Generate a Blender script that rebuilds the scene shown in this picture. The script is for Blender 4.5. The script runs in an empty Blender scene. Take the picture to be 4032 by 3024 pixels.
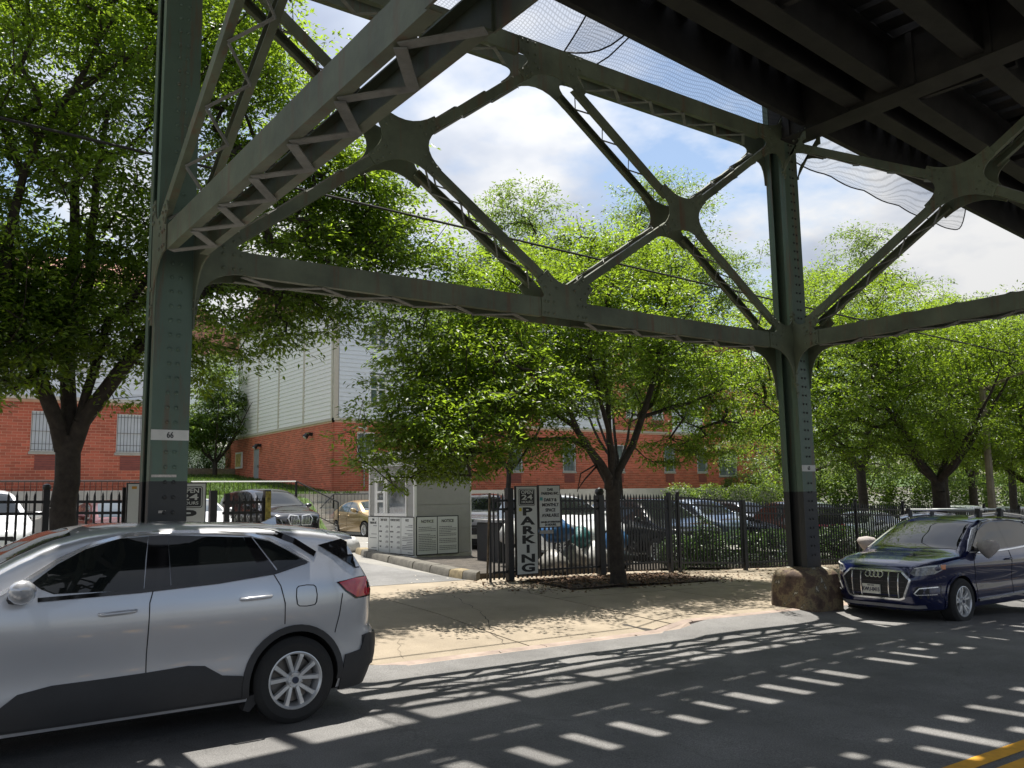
import bpy, bmesh, math, random
import numpy as np
from mathutils import Vector, Matrix
random.seed(7); rng = np.random.default_rng(7)
sc = bpy.context.scene
COL = sc.collection
rad = math.radians

# ------------------------------------------------------------------ camera, sky, sun, exposure
yaw, pitch, roll = rad(35.719), rad(7.42), rad(-0.921)
fwd = Vector((math.sin(yaw)*math.cos(pitch), math.cos(yaw)*math.cos(pitch), math.sin(pitch)))
rgt = Vector((math.cos(yaw), -math.sin(yaw), 0)); up0 = rgt.cross(fwd)
r2 = math.cos(roll)*rgt + math.sin(roll)*up0
u2 = -math.sin(roll)*rgt + math.cos(roll)*up0
cd = bpy.data.cameras.new('camera'); cam = bpy.data.objects.new('camera', cd); COL.objects.link(cam)
cam.matrix_world = Matrix(((r2.x, u2.x, -fwd.x, 0), (r2.y, u2.y, -fwd.y, 0), (r2.z, u2.z, -fwd.z, 1.85), (0, 0, 0, 1)))
cd.sensor_width = 36; cd.lens = 3410.4/4032*36; cd.clip_end = 2000; cd.clip_start = 0.05
sc.camera = cam

SUN = Vector((0.13, 0.25, 1.0)).normalized()
sun_el = math.asin(SUN.z); sun_az = math.atan2(SUN.x, SUN.y)
world = bpy.data.worlds.new('World'); sc.world = world; world.use_nodes = True
nt = world.node_tree; nt.nodes.clear()
def N(t, **k):
    n = nt.nodes.new(t)
    for a, b in k.items(): setattr(n, a, b)
    return n
def L(a, b): nt.links.new(a, b)
wo = N('ShaderNodeOutputWorld'); bg = N('ShaderNodeBackground'); bg.inputs['Strength'].default_value = 0.085
sky = N('ShaderNodeTexSky', sky_type='NISHITA'); sky.sun_disc = False
sky.sun_elevation = sun_el; sky.sun_rotation = sun_az; sky.air_density = 1.2; sky.dust_density = 1.5
tc = N('ShaderNodeTexCoord'); sep = N('ShaderNodeSeparateXYZ'); L(tc.outputs['Generated'], sep.inputs[0])
zc = N('ShaderNodeMath', operation='MAXIMUM'); L(sep.outputs['Z'], zc.inputs[0]); zc.inputs[1].default_value = 0.0
za = N('ShaderNodeMath', operation='ADD'); L(zc.outputs[0], za.inputs[0]); za.inputs[1].default_value = 0.22
dx = N('ShaderNodeMath', operation='DIVIDE'); L(sep.outputs['X'], dx.inputs[0]); L(za.outputs[0], dx.inputs[1])
dy = N('ShaderNodeMath', operation='DIVIDE'); L(sep.outputs['Y'], dy.inputs[0]); L(za.outputs[0], dy.inputs[1])
cmb = N('ShaderNodeCombineXYZ'); L(dx.outputs[0], cmb.inputs[0]); L(dy.outputs[0], cmb.inputs[1])
cmb.inputs[2].default_value = 3.1
nz = N('ShaderNodeTexNoise'); nz.inputs['Scale'].default_value = 1.15; nz.inputs['Detail'].default_value = 7; nz.inputs['Roughness'].default_value = .55
L(cmb.outputs[0], nz.inputs['Vector'])
cr = N('ShaderNodeValToRGB'); cr.color_ramp.elements[0].position = .425; cr.color_ramp.elements[1].position = .52
L(nz.outputs['Fac'], cr.inputs['Fac'])
mp = N('ShaderNodeMapping'); mp.inputs['Location'].default_value = (4.3, 1.7, .5); L(cmb.outputs[0], mp.inputs['Vector'])
nz2 = N('ShaderNodeTexNoise'); nz2.inputs['Scale'].default_value = 1.3; nz2.inputs['Detail'].default_value = 6; L(mp.outputs[0], nz2.inputs['Vector'])
cr2 = N('ShaderNodeValToRGB'); e = cr2.color_ramp.elements
e[0].position = .40; e[0].color = (.42, .48, .62, 1); e[1].position = .60; e[1].color = (1, 1, 1, 1)
m = e.new(.50); m.color = (.60, .66, .78, 1)
L(nz2.outputs['Fac'], cr2.inputs['Fac'])
cb = N('ShaderNodeVectorMath', operation='SCALE'); L(cr2.outputs[0], cb.inputs[0]); cb.inputs['Scale'].default_value = 5.1
# clouds glow around the (hidden) sun
dt = N('ShaderNodeVectorMath', operation='DOT_PRODUCT'); L(tc.outputs['Generated'], dt.inputs[0]); dt.inputs[1].default_value = tuple(SUN)
gl = N('ShaderNodeMapRange'); gl.inputs['From Min'].default_value = .35; gl.inputs['From Max'].default_value = 1.0
gl.inputs['To Min'].default_value = 0.0; gl.inputs['To Max'].default_value = .9; gl.interpolation_type = 'SMOOTHSTEP'; L(dt.outputs['Value'], gl.inputs[0])
gs = N('ShaderNodeMath', operation='ADD'); L(gl.outputs[0], gs.inputs[0]); gs.inputs[1].default_value = 1.0
cb2 = N('ShaderNodeVectorMath', operation='SCALE'); L(cb.outputs[0], cb2.inputs[0]); L(gs.outputs[0], cb2.inputs['Scale'])
hz = N('ShaderNodeMapRange'); hz.inputs['From Min'].default_value = -.03; hz.inputs['From Max'].default_value = .03; L(sep.outputs['Z'], hz.inputs[0])
hm = N('ShaderNodeMath', operation='MULTIPLY'); L(cr.outputs[0], hm.inputs[0]); L(hz.outputs[0], hm.inputs[1])
mx = N('ShaderNodeMix', data_type='RGBA'); L(hm.outputs[0], mx.inputs['Factor'])
L(sky.outputs[0], mx.inputs[6]); L(cb2.outputs[0], mx.inputs[7])
L(mx.outputs[2], bg.inputs['Color']); L(bg.outputs[0], wo.inputs[0])

sd = bpy.data.lights.new('sun', 'SUN'); sd.energy = 4.6; sd.angle = rad(.53); sd.color = (1, .95, .87)
so = bpy.data.objects.new('sun', sd); COL.objects.link(so); so.rotation_euler = SUN.to_track_quat('Z', 'Y').to_euler()
so.location = (0, 0, 40)
vs = sc.view_settings; vs.view_transform = 'Standard'; vs.look = 'None'; vs.exposure = 0.92; vs.gamma = 1; vs.use_curve_mapping = False
sc.cycles.max_bounces = 8; sc.cycles.diffuse_bounces = 4; sc.cycles.transparent_max_bounces = 24; sc.cycles.transmission_bounces = 6

# ------------------------------------------------------------------ helpers
MATS = {}
def mat(name, col, rough=.7, metal=0, spec=.5, var=.15, vscale=6, bump=0, bscale=60, coat=0, trans=0, emit=None, col2=None, island=0, fn=None, coord='Object'):
    if name in MATS: return MATS[name]
    m = bpy.data.materials.new(name); m.use_nodes = True; t = m.node_tree; b = t.nodes['Principled BSDF']
    b.inputs['Roughness'].default_value = rough; b.inputs['Metallic'].default_value = metal
    b.inputs['Specular IOR Level'].default_value = spec; b.inputs['Coat Weight'].default_value = coat
    b.inputs['Coat Roughness'].default_value = .03
    tcn = t.nodes.new('ShaderNodeTexCoord'); geo = None
    if coord == 'World':
        geo = t.nodes.new('ShaderNodeNewGeometry'); vec = geo.outputs['Position']
    else: vec = tcn.outputs[coord]
    n = t.nodes.new('ShaderNodeTexNoise'); n.inputs['Scale'].default_value = vscale; n.inputs['Detail'].default_value = 6
    n.inputs['Roughness'].default_value = .65
    t.links.new(vec, n.inputs['Vector'])
    r = t.nodes.new('ShaderNodeValToRGB'); el = r.color_ramp.elements
    c = tuple(col); d = tuple(col2) if col2 else tuple(min(1, x*(1+var)) for x in c)
    lo = tuple(x*(1-var) for x in c) if not col2 else c
    el[0].position = .32; el[0].color = (*lo, 1); el[1].position = .68; el[1].color = (*d, 1)
    t.links.new(n.outputs['Fac'], r.inputs['Fac']); out = r.outputs[0]
    if island:
        g = geo or t.nodes.new('ShaderNodeNewGeometry')
        hs = t.nodes.new('ShaderNodeMapRange'); hs.inputs['To Min'].default_value = 1-island; hs.inputs['To Max'].default_value = 1+island
        if island and coord != 'leaf':
            oi = t.nodes.new('ShaderNodeObjectInfo'); ad = t.nodes.new('ShaderNodeMath'); ad.operation = 'ADD'
            fr = t.nodes.new('ShaderNodeMath'); fr.operation = 'FRACT'
            t.links.new(g.outputs['Random Per Island'], ad.inputs[0]); t.links.new(oi.outputs['Random'], ad.inputs[1])
            t.links.new(ad.outputs[0], fr.inputs[0]); t.links.new(fr.outputs[0], hs.inputs[0])
        sv = t.nodes.new('ShaderNodeVectorMath'); sv.operation = 'SCALE'
        t.links.new(out, sv.inputs[0]); t.links.new(hs.outputs[0], sv.inputs['Scale']); out = sv.outputs[0]
    if fn: out = fn(t, out, b, vec)
    t.links.new(out, b.inputs['Base Color'])
    if bump:
        n2 = t.nodes.new('ShaderNodeTexNoise'); n2.inputs['Scale'].default_value = bscale; n2.inputs['Detail'].default_value = 4
        t.links.new(vec, n2.inputs['Vector'])
        bp = t.nodes.new('ShaderNodeBump'); bp.inputs['Strength'].default_value = bump; bp.inputs['Distance'].default_value = .01
        t.links.new(n2.outputs['Fac'], bp.inputs['Height']); t.links.new(bp.outputs[0], b.inputs['Normal'])
    if emit: b.inputs['Emission Color'].default_value = (*emit[:3], 1); b.inputs['Emission Strength'].default_value = emit[3]
    MATS[name] = m; return m

def tag(o, label=None, cat=None, group=None, kind=None):
    if label: o['label'] = label
    if cat: o['category'] = cat
    if group: o['group'] = group
    if kind: o['kind'] = kind
    return o
def thing(name, label, cat, loc=(0, 0, 0), rotz=0, group=None):
    o = bpy.data.objects.new(name, None); COL.objects.link(o); o.location = loc; o.rotation_euler = (0, 0, rotz)
    o.empty_display_size = .1
    return tag(o, label, cat, group)
def link_mesh(name, me, m=None, parent=None, kind=None):
    o = bpy.data.objects.new(name, me); COL.objects.link(o)
    if m and not me.materials: me.materials.append(m)
    if parent: o.parent = parent
    if kind: o['kind'] = kind
    return o
def copy_tree(o, parent=None, loc=None, rotz=None, label=None):
    c = o.copy(); COL.objects.link(c); c.parent = parent
    if loc is not None: c.location = loc
    if rotz is not None: c.rotation_euler = (0, 0, rotz)
    if label: c['label'] = label
    for ch in o.children:
        copy_tree(ch, c)
    return c
BOXF = [(0, 1, 3, 2), (4, 6, 7, 5), (0, 4, 5, 1), (2, 3, 7, 6), (0, 2, 6, 4), (1, 5, 7, 3)]
class MB:
    def __init__(s): s.v = []; s.f = []; s.mi = []; s.cur = 0
    def mi_(s, k): s.cur = k; return s
    def add(s, V, F):
        o = len(s.v); s.v += [tuple(p) for p in V]; s.f += [tuple(i+o for i in f) for f in F]; s.mi += [s.cur]*len(F); return s
    def box(s, x0, x1, y0, y1, z0, z1):
        return s.add([(x, y, z) for x in (x0, x1) for y in (y0, y1) for z in (z0, z1)], BOXF)
    def obox(s, c, ax, ay, az):   # centre + half axes
        c, ax, ay, az = map(Vector, (c, ax, ay, az))
        return s.add([c+i*ax+j*ay+k*az for i in (-1, 1) for j in (-1, 1) for k in (-1, 1)], BOXF)
    def bar(s, a, b, wdir, w, t):   # flat bar a->b, width w along wdir, thickness t
        a, b, wd = Vector(a), Vector(b), Vector(wdir); d = (b-a); l = d.length; d /= l
        wd = (wd - d*wd.dot(d)).normalized(); n = d.cross(wd)
        return s.obox((a+b)/2, d*l/2, wd*w/2, n*t/2)
    def tube(s, pts, rs, n=8, cap=True, close=False):
        pts = [Vector(p) for p in pts]; m = len(pts)
        if not hasattr(rs, '__len__'): rs = [rs]*m
        V = []; F = []; prev = None
        for i, p in enumerate(pts):
            d = (pts[min(i+1, m-1)]-pts[max(i-1, 0)]).normalized() if m > 1 else Vector((0, 0, 1))
            if prev is None:
                a = Vector((0, 0, 1)) if abs(d.z) < .9 else Vector((1, 0, 0)); u = d.cross(a).normalized()
            else: u = (prev - d*prev.dot(d)).normalized()
            prev = u; w = d.cross(u)
            for k in range(n):
                t = 2*math.pi*k/n; V.append(p+(u*math.cos(t)+w*math.sin(t))*rs[i])
        for i in range(m-1):
            for k in range(n):
                F.append((i*n+k, i*n+(k+1) % n, (i+1)*n+(k+1) % n, (i+1)*n+k))
        if cap: F.append(tuple(range(n))[::-1]); F.append(tuple((m-1)*n+k for k in range(n)))
        return s.add(V, F)
    def cyl(s, c, axis, r, h, n=16, r2=None):
        c = Vector(c); a = Vector(axis).normalized(); return s.tube([c-a*h/2, c+a*h/2], [r, r if r2 is None else r2], n)
    def lathe(s, prof, c=(0, 0, 0), axis='Z', n=24, closed=False):
        V = []; F = []; m = len(prof)
        for (r, h) in prof:
            for k in range(n):
                t = 2*math.pi*k/n; a, b = r*math.cos(t), r*math.sin(t)
                p = (a, b, h) if axis == 'Z' else ((a, h, b) if axis == 'Y' else (h, a, b))
                V.append((p[0]+c[0], p[1]+c[1], p[2]+c[2]))
        for i in range(m-1 if not closed else m):
            j = (i+1) % m
            for k in range(n): F.append((i*n+k, i*n+(k+1) % n, j*n+(k+1) % n, j*n+k))
        return s.add(V, F)
    def prism(s, poly, h, fr=None):   # polygon (2d) extruded; fr maps (u,v,w)->xyz
        fr = fr or (lambda u, v, w: (u, v, w)); n = len(poly)
        V = [fr(u, v, 0) for u, v in poly]+[fr(u, v, h) for u, v in poly]
        F = [tuple(range(n))[::-1], tuple(range(n, 2*n))]+[(i, (i+1) % n, n+(i+1) % n, n+i) for i in range(n)]
        return s.add(V, F)
    def mesh(s, name, mats, smooth=False):
        me = bpy.data.meshes.new(name); me.from_pydata(s.v, [], s.f)
        for m_ in (mats if isinstance(mats, (list, tuple)) else [mats]):
            if m_: me.materials.append(m_)
        if any(s.mi): me.polygons.foreach_set('material_index', s.mi)
        me.validate(); me.update()
        bm = bmesh.new(); bm.from_mesh(me); bmesh.ops.recalc_face_normals(bm, faces=bm.faces); bm.to_mesh(me); bm.free()
        if smooth:
            me.polygons.foreach_set('use_smooth', [True]*len(me.polygons))
            if smooth != True: me.set_sharp_from_angle(angle=rad(smooth))
        return me
    def build(s, name, mats, parent=None, kind=None, smooth=False, bevel=0):
        o = link_mesh(name, s.mesh(name, mats, smooth), None, parent, kind)
        if bevel: bv = o.modifiers.new('bevel', 'BEVEL'); bv.width = bevel; bv.segments = 2; bv.limit_method = 'ANGLE'
        return o
def text(name, body, size, m, loc, xdir, parent=None, bold=0, sx=1.0, align='CENTER', ext=.002, sy=1.0, kind=None):
    # lettering lying in a vertical plane; xdir = reading direction; turned into a mesh
    cu = bpy.data.curves.new(name, 'FONT'); cu.body = body; cu.size = size; cu.align_x = align; cu.align_y = 'CENTER'
    cu.extrude = ext; cu.offset = bold; cu.resolution_u = 3; cu.space_line = 1.0
    o = bpy.data.objects.new(name, cu); COL.objects.link(o)
    dg = bpy.context.evaluated_depsgraph_get(); me = bpy.data.meshes.new_from_object(o.evaluated_get(dg))
    bpy.data.objects.remove(o); bpy.data.curves.remove(cu)
    X = Vector(xdir).normalized(); Z = Vector((0, 0, 1)); Nn = X.cross(Z)
    M = Matrix(((X.x*sx, Z.x*sy, Nn.x, loc[0]), (X.y*sx, Z.y*sy, Nn.y, loc[1]), (X.z*sx, Z.z*sy, Nn.z, loc[2]), (0, 0, 0, 1)))
    me.transform(M); me.materials.clear(); me.materials.append(m)
    o = link_mesh(name, me, None, parent, kind); return o
def lerp_tab(tab, x):
    if x <= tab[0][0]: return tab[0][1]
    for (a, va), (b, vb) in zip(tab, tab[1:]):
        if x <= b: return va+(vb-va)*(x-a)/(b-a)
    return tab[-1][1]
def sm(a, b, x): t = min(1, max(0, (x-a)/(b-a))); return t*t*(3-2*t)

# ------------------------------------------------------------------ terrain heights
ZS = [(-60, .1), (-20, .02), (3, 0), (10, -.08), (14, -.18), (18, -.36), (24, -.52), (32, -.8), (60, -1.6), (200, -3)]
def zs(x): return lerp_tab(ZS, x)
def ground(x, y):
    b = zs(x)
    if y <= 7.2: return b
    if y <= 9.05: return b-.05*(y-7.2)/1.85
    if y <= 14.3:
        t = (y-9.05)/5.25; drop = sm(4.0, 4.7, x)*(1-sm(9.0, 9.7, x))*(1-sm(9.1, 12.0, y))*.10
        return b+.08+.20*t-drop
    return b+.28+.022*min(y-14.3, 16)

# ------------------------------------------------------------------ the setting: ground, road, pavement, lot
def asphalt_fn(t, out, b, vec):
    # fine aggregate speckle plus faint cracks / tyre polish
    n = t.nodes.new('ShaderNodeTexNoise'); n.inputs['Scale'].default_value = 95; n.inputs['Detail'].default_value = 3
    t.links.new(vec, n.inputs['Vector']); mr = t.nodes.new('ShaderNodeMapRange')
    mr.inputs['From Min'].default_value = .3; mr.inputs['From Max'].default_value = .72; mr.inputs['To Min'].default_value = .62; mr.inputs['To Max'].default_value = 1.5
    t.links.new(n.outputs['Fac'], mr.inputs[0]); s = t.nodes.new('ShaderNodeVectorMath'); s.operation = 'SCALE'
    t.links.new(out, s.inputs[0]); t.links.new(mr.outputs[0], s.inputs['Scale'])
    v = t.nodes.new('ShaderNodeTexVoronoi'); v.feature = 'DISTANCE_TO_EDGE'; v.inputs['Scale'].default_value = .45
    wn = t.nodes.new('ShaderNodeTexNoise'); wn.inputs['Scale'].default_value = 1.5; wn.inputs['Detail'].default_value = 5
    t.links.new(vec, wn.inputs['Vector']); va = t.nodes.new('ShaderNodeVectorMath'); va.operation = 'MULTIPLY_ADD'
    t.links.new(wn.outputs['Color'], va.inputs[0]); va.inputs[1].default_value = (1.2, 1.2, 0); t.links.new(vec, va.inputs[2])
    t.links.new(va.outputs[0], v.inputs['Vector']); lt = t.nodes.new('ShaderNodeMapRange'); lt.inputs['From Max'].default_value = .004
    lt.inputs['To Min'].default_value = .78; t.links.new(v.outputs['Distance'], lt.inputs[0])
    s2 = t.nodes.new('ShaderNodeVectorMath'); s2.operation = 'SCALE'; t.links.new(s.outputs[0], s2.inputs[0]); t.links.new(lt.outputs[0], s2.inputs['Scale'])
    return s2.outputs[0]
ASPH = mat('asphalt', (.155, .152, .148), .88, var=.30, vscale=.7, bump=.5, bscale=130, fn=asphalt_fn, coord='World')
LOTM = mat('old_asphalt', (.23, .22, .20), .9, var=.18, vscale=.8, bump=.4, bscale=120, fn=asphalt_fn, coord='World')
def conc_fn(t, out, b, vec):
    n = t.nodes.new('ShaderNodeTexNoise'); n.inputs['Scale'].default_value = 70; n.inputs['Detail'].default_value = 3
    t.links.new(vec, n.inputs['Vector']); mr = t.nodes.new('ShaderNodeMapRange')
    mr.inputs['From Min'].default_value = .3; mr.inputs['From Max'].default_value = .7; mr.inputs['To Min'].default_value = .85; mr.inputs['To Max'].default_value = 1.12
    t.links.new(n.outputs['Fac'], mr.inputs[0]); s = t.nodes.new('ShaderNodeVectorMath'); s.operation = 'SCALE'
    t.links.new(out, s.inputs[0]); t.links.new(mr.outputs[0], s.inputs['Scale']); return s.outputs[0]
CONC = mat('pavement_concrete', (.30, .25, .185), .9, var=.16, vscale=1.1, bump=.35, bscale=90, fn=conc_fn, coord='World')
CURB = mat('curb_stone', (.31, .24, .20), .75, var=.28, vscale=3, bump=.3, bscale=60, coord='World')
DARKC = mat('stained_concrete', (.13, .12, .10), .9, var=.35, vscale=4, bump=.5, bscale=50, coord='World')
WHITEC = mat('retaining_concrete', (.48, .46, .42), .85, var=.12, vscale=1.5, bump=.2, coord='World')
GRASS = mat('grass_green', (.045, .085, .014), .9, var=.4, vscale=5, col2=(.07, .12, .02), coord='World')
DIRT = mat('mulch_dirt', (.055, .034, .022), .95, var=.5, vscale=14, bump=1, bscale=40, coord='World')
YEL = mat('yellow_paint', (.72, .36, .02), .7, var=.15, vscale=9, bump=.2, bscale=130, coord='World')

def sheet(name, xs, ys, m, dz=0.0, parent=None, zf=ground, kind='structure', thick=0):
    b = MB(); V = [(x, y, zf(x, y)+dz) for x in xs for y in ys]; ny = len(ys)
    F = [(i*ny+j, (i+1)*ny+j, (i+1)*ny+j+1, i*ny+j+1) for i in range(len(xs)-1) for j in range(ny-1)]
    b.add(V, F)
    if thick:
        per = [i*ny for i in range(len(xs))]+[(len(xs)-1)*ny+j for j in range(1, ny)]+[i*ny+ny-1 for i in range(len(xs)-2, -1, -1)]+[j for j in range(ny-2, 0, -1)]
        k = len(V); b.add([], []); b.v += [(V[p][0], V[p][1], V[p][2]-thick) for p in per]
        n = len(per); b.f += [(per[i], per[(i+1) % n], k+(i+1) % n, k+i) for i in range(n)]; b.mi += [0]*n
    return b.build(name, m, parent, kind)
fr_ = lambda a, b, s: [a+(b-a)*i/max(1, round((b-a)/s)) for i in range(max(1, round((b-a)/s))+1)]
sheet('ground', [-900, -60, -20, 3, 10, 18, 32, 60, 200, 1200], [-900, -60, 0, 30, 60, 200, 1400], mat('far_ground', (.12, .12, .09), .9), dz=-.35, zf=lambda x, y: zs(x))
sheet('road', fr_(-30, 60, 1), [-12, -6, 0, 3, 5, 7.2, 8.2, 9.06], ASPH)
for (y0, y1) in ((3.215, 3.35), (2.99, 3.13)):
    o = sheet('centre_line', fr_(-30, 60, 1), [y0, y1], YEL, dz=.004)
gut = sheet('gutter', fr_(4.2, 9.6, .5), [8.72, 8.9, 9.052], mat('gutter_concrete', (.34, .27, .22), .8, var=.2, vscale=3, bump=.2, coord='World'), dz=.004)

walk = sheet('pavement', fr_(-20, 50, .7), fr_(9.2, 14.9, .7), mat('joint_dark', (.045, .04, .035), .95), dz=-.02)
xs_ = [-20+2.56*i for i in range(9)]+[4.25, 6.85, 9.42]+[9.42+2.75*i for i in range(1, 15)]
yb = [9.22, 11.9, 14.9]
for i in range(len(xs_)-1):
    a, c = xs_[i]+.013, xs_[i+1]-.013
    rows = yb if not (4 < a < 9) else [9.22, 13.3, 14.9]
    for j in range(len(rows)-1):
        sheet('paving_slab', fr_(a, c, .45), fr_(rows[j]+.013, rows[j+1]-.013, .45), CONC, parent=walk, kind=None, dz=.0, thick=.05)
# long crack wandering across the driveway slab, plus two short ones
rc = random.Random(4); b = MB()
for path, w in (([(8.08, 13.1), (7.79, 12.31), (7.52, 11.43), (7.25, 10.82), (6.88, 10.12), (6.54, 9.31)], .016), ([(5.1, 9.4), (5.5, 10.3), (5.3, 11.2), (5.9, 12.0)], .008), ([(10.3, 9.4), (10.7, 10.6), (11.4, 11.3)], .008)):
    q = []
    for (a0, a1), (c0, c1) in zip(path, path[1:]):
        for k in range(6): u = k/6; q.append((a0+(c0-a0)*u+rc.uniform(-.045, .045), a1+(c1-a1)*u+rc.uniform(-.03, .03)))
    V = []
    for (x_, y_) in q: h = w*rc.uniform(.3, 1); V += [(x_-h/2, y_, ground(x_, y_)+.003), (x_+h/2, y_, ground(x_, y_)+.003)]
    b.add(V, [(2*i, 2*i+1, 2*i+3, 2*i+2) for i in range(len(q)-1)])
b.build('crack', mat('crack_dirt', (.05, .04, .03), .95), walk, 'stuff')
# kerb stones
cs = tag(sheet('kerb', fr_(-20, 50, 1), [9.07, 9.19], mat('kerb_bed', (.08, .07, .06), .9), dz=-.07, zf=lambda x, y: ground(x, 9.25)), kind='structure')
def kerb_stone(x0, x1):
    b = MB(); prof = [(9.055, -.22), (9.055, -.03), (9.062, -.01), (9.08, .0), (9.21, .003), (9.21, -.22)]
    xs2 = fr_(x0+.006, x1-.006, .3); V = []; n = len(prof)
    for x in xs2:
        g = ground(x, 9.3); 
        for (y, z) in prof: V.append((x, y, g+z))
    F = [(i*n+k, (i+1)*n+k, (i+1)*n+(k+1) % n, i*n+(k+1) % n) for i in range(len(xs2)-1) for k in range(n)]
    F += [tuple(range(n)), tuple((len(xs2)-1)*n+k for k in range(n))[::-1]]
    b.add(V, F).build('kerb_stone', CURB, cs, smooth=40)
x = -20.0
while x < 46:
    nx = x+2.4+(.3 if int(x) % 2 else 0); kerb_stone(x, nx); x = nx
# parking lot
sheet('parking_lot', fr_(-40, 75, 1.5), [14.88, 16, 20, 25, 30.3, 36, 44], LOTM, dz=-.004)
# driveway strip of newer asphalt inside the gate
sheet('driveway', fr_(3.2, 9.5, .7), fr_(14.9, 21.5, 1.1), ASPH, dz=.004)
sheet('parking_line', [13.2, 13.35], fr_(21.6, 27, 1), mat('white_road_paint', (.7, .7, .66), .8, var=.2, vscale=9, coord='World'), dz=.004)

# terrace with the houses and its grass bank
def terr(x, y): return 2.1+.085*max(0, min(y, 62)-36.5)
sheet('terrace', [-30, 0, 8, 13.9], [34.2, 36, 37.4, 48, 70, 120], GRASS, zf=lambda x, y: terr(x, y) if y > 34.3 else (1.95))
def bank(x, y): return .55 + 1.45*sm(31.2, 34.2, y) + .05*math.sin(x*1.7)
sheet('grass_bank', fr_(5, 14.0, .5), fr_(31.0, 34.3, .4), GRASS, zf=bank)
tag(MB().box(14.0, 46.2, 35.3, 35.55, -.6, 2.2).build('retaining_wall', WHITEC), 'long pale concrete retaining wall below the brick apartment block', 'wall')
sheet('planting_strip', fr_(10.0, 44, 1), [14.9, 15.4, 16.0, 16.9], mat('strip_dirt', (.05, .04, .03), .95, var=.5, vscale=6, bump=1, coord='World'), dz=.03)
tag(MB().box(-30, 8.4, 31.9, 32.2, .1, 2.28).build('retaining_wall', WHITEC), 'pale concrete retaining wall below the left brick building', 'wall')

# ------------------------------------------------------------------ buildings
BRICK = mat('red_brick', (.52, .135, .078), .85, var=.18, vscale=.6, island=.2, bump=.15, bscale=40)
MORT = mat('mortar', (.74, .50, .38), .95, var=.08)
SIDE = mat('white_siding', (.74, .77, .81), .6, var=.03)
TRIM = mat('beige_trim', (.55, .50, .42), .7, var=.05)
WHITE = mat('white_paint', (.78, .78, .76), .5, var=.03)
GLASS = mat('window_glass', (.10, .14, .14), .08, var=.5, vscale=3, spec=.8)
BLIND = mat('window_blind', (.22, .28, .27), .5, var=.1)
GRILL = mat('black_iron', (.018, .018, .019), .5, var=.1)
LOUV = mat('louvre_red', (.25, .075, .06), .7)
ROOF = mat('roof_shingle', (.33, .16, .12), .9, var=.2, vscale=8)
GREYM = mat('grey_metal_door', (.30, .31, .33), .5)

class Frame:
    def __init__(s, p, u, n): s.p, s.u, s.n = Vector(p), Vector(u), Vector(n)
    def __call__(s, a, w, z): v = s.p + s.u*a + s.n*w; return (v.x, v.y, s.p.z+z)
def fbox(b, F, a0, a1, w0, w1, z0, z1):
    return b.add([F(a, w, z) for a in (a0, a1) for w in (w0, w1) for z in (z0, z1)], BOXF)
brick_mesh = {}
def brick_wall(parent, F, length, z0, z1, holes, nobj, near, wallname='brick_wall', bl=.3, ch=.1, depth=.3):
    """backing wall in mortar colour with real bricks proud of it; holes = (a0,a1,z0,z1)"""
    b = MB(); zs_ = sorted({z0, z1}|{h[2] for h in holes}|{h[3] for h in holes}); as_ = sorted({0, length}|{h[0] for h in holes}|{h[1] for h in holes})
    for i in range(len(as_)-1):
        for j in range(len(zs_)-1):
            ca, cz = (as_[i]+as_[i+1])/2, (zs_[j]+zs_[j+1])/2
            if any(h[0] < ca < h[1] and h[2] < cz < h[3] for h in holes): continue
            fbox(b, F, as_[i], as_[i+1], -depth, 0, zs_[j], zs_[j+1])
    wall = b.build(wallname, MORT, parent)
    g = .013; bricks = []; r = 0; z = z0+.006
    while z+ch < z1+.01:
        a = -(r % 2)*bl/2
        while a < length:
            lo, hi = max(a, 0), min(a+bl, length); segs = [(lo, hi)]
            for h in holes:
                if h[2] < z+ch-.02 and h[3] > z+.02:
                    ns = []
                    for (p, q) in segs:
                        if q <= h[0] or p >= h[1]: ns.append((p, q))
                        else:
                            if p < h[0]: ns.append((p, h[0]))
                            if q > h[1]: ns.append((h[1], q))
                    segs = ns
            for (p, q) in segs:
                if q-p > .04: bricks.append((p, q, z))
            a += bl
        z += ch; r += 1
    bricks.sort(key=lambda t: (t[0]-near[0])**2+(t[2]-near[1])**2)
    rest = MB(); k = 0
    for (p, q, z) in bricks:
        full = abs(q-p-bl) < .002
        if k < nobj and full:
            key = (tuple(F.u), tuple(F.n), bl, ch)
            if key not in brick_mesh:
                bb = MB(); FF = Frame((0, 0, 0), F.u, F.n); fbox(bb, FF, 0, bl-g, -.02, .009, 0, ch-g); brick_mesh[key] = bb.mesh('brick', BRICK)
            o = link_mesh('brick', brick_mesh[key], None, wall); o.location = F(p+g/2, random.uniform(-.002, .002), z); k += 1
        else: fbox(rest, F, p+g/2, q-g/2, -.02, .009+random.uniform(-.002, .002), z, z+ch-g)
    if rest.v: rest.build('distant_bricks', BRICK, wall, 'stuff')
    return wall
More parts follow.
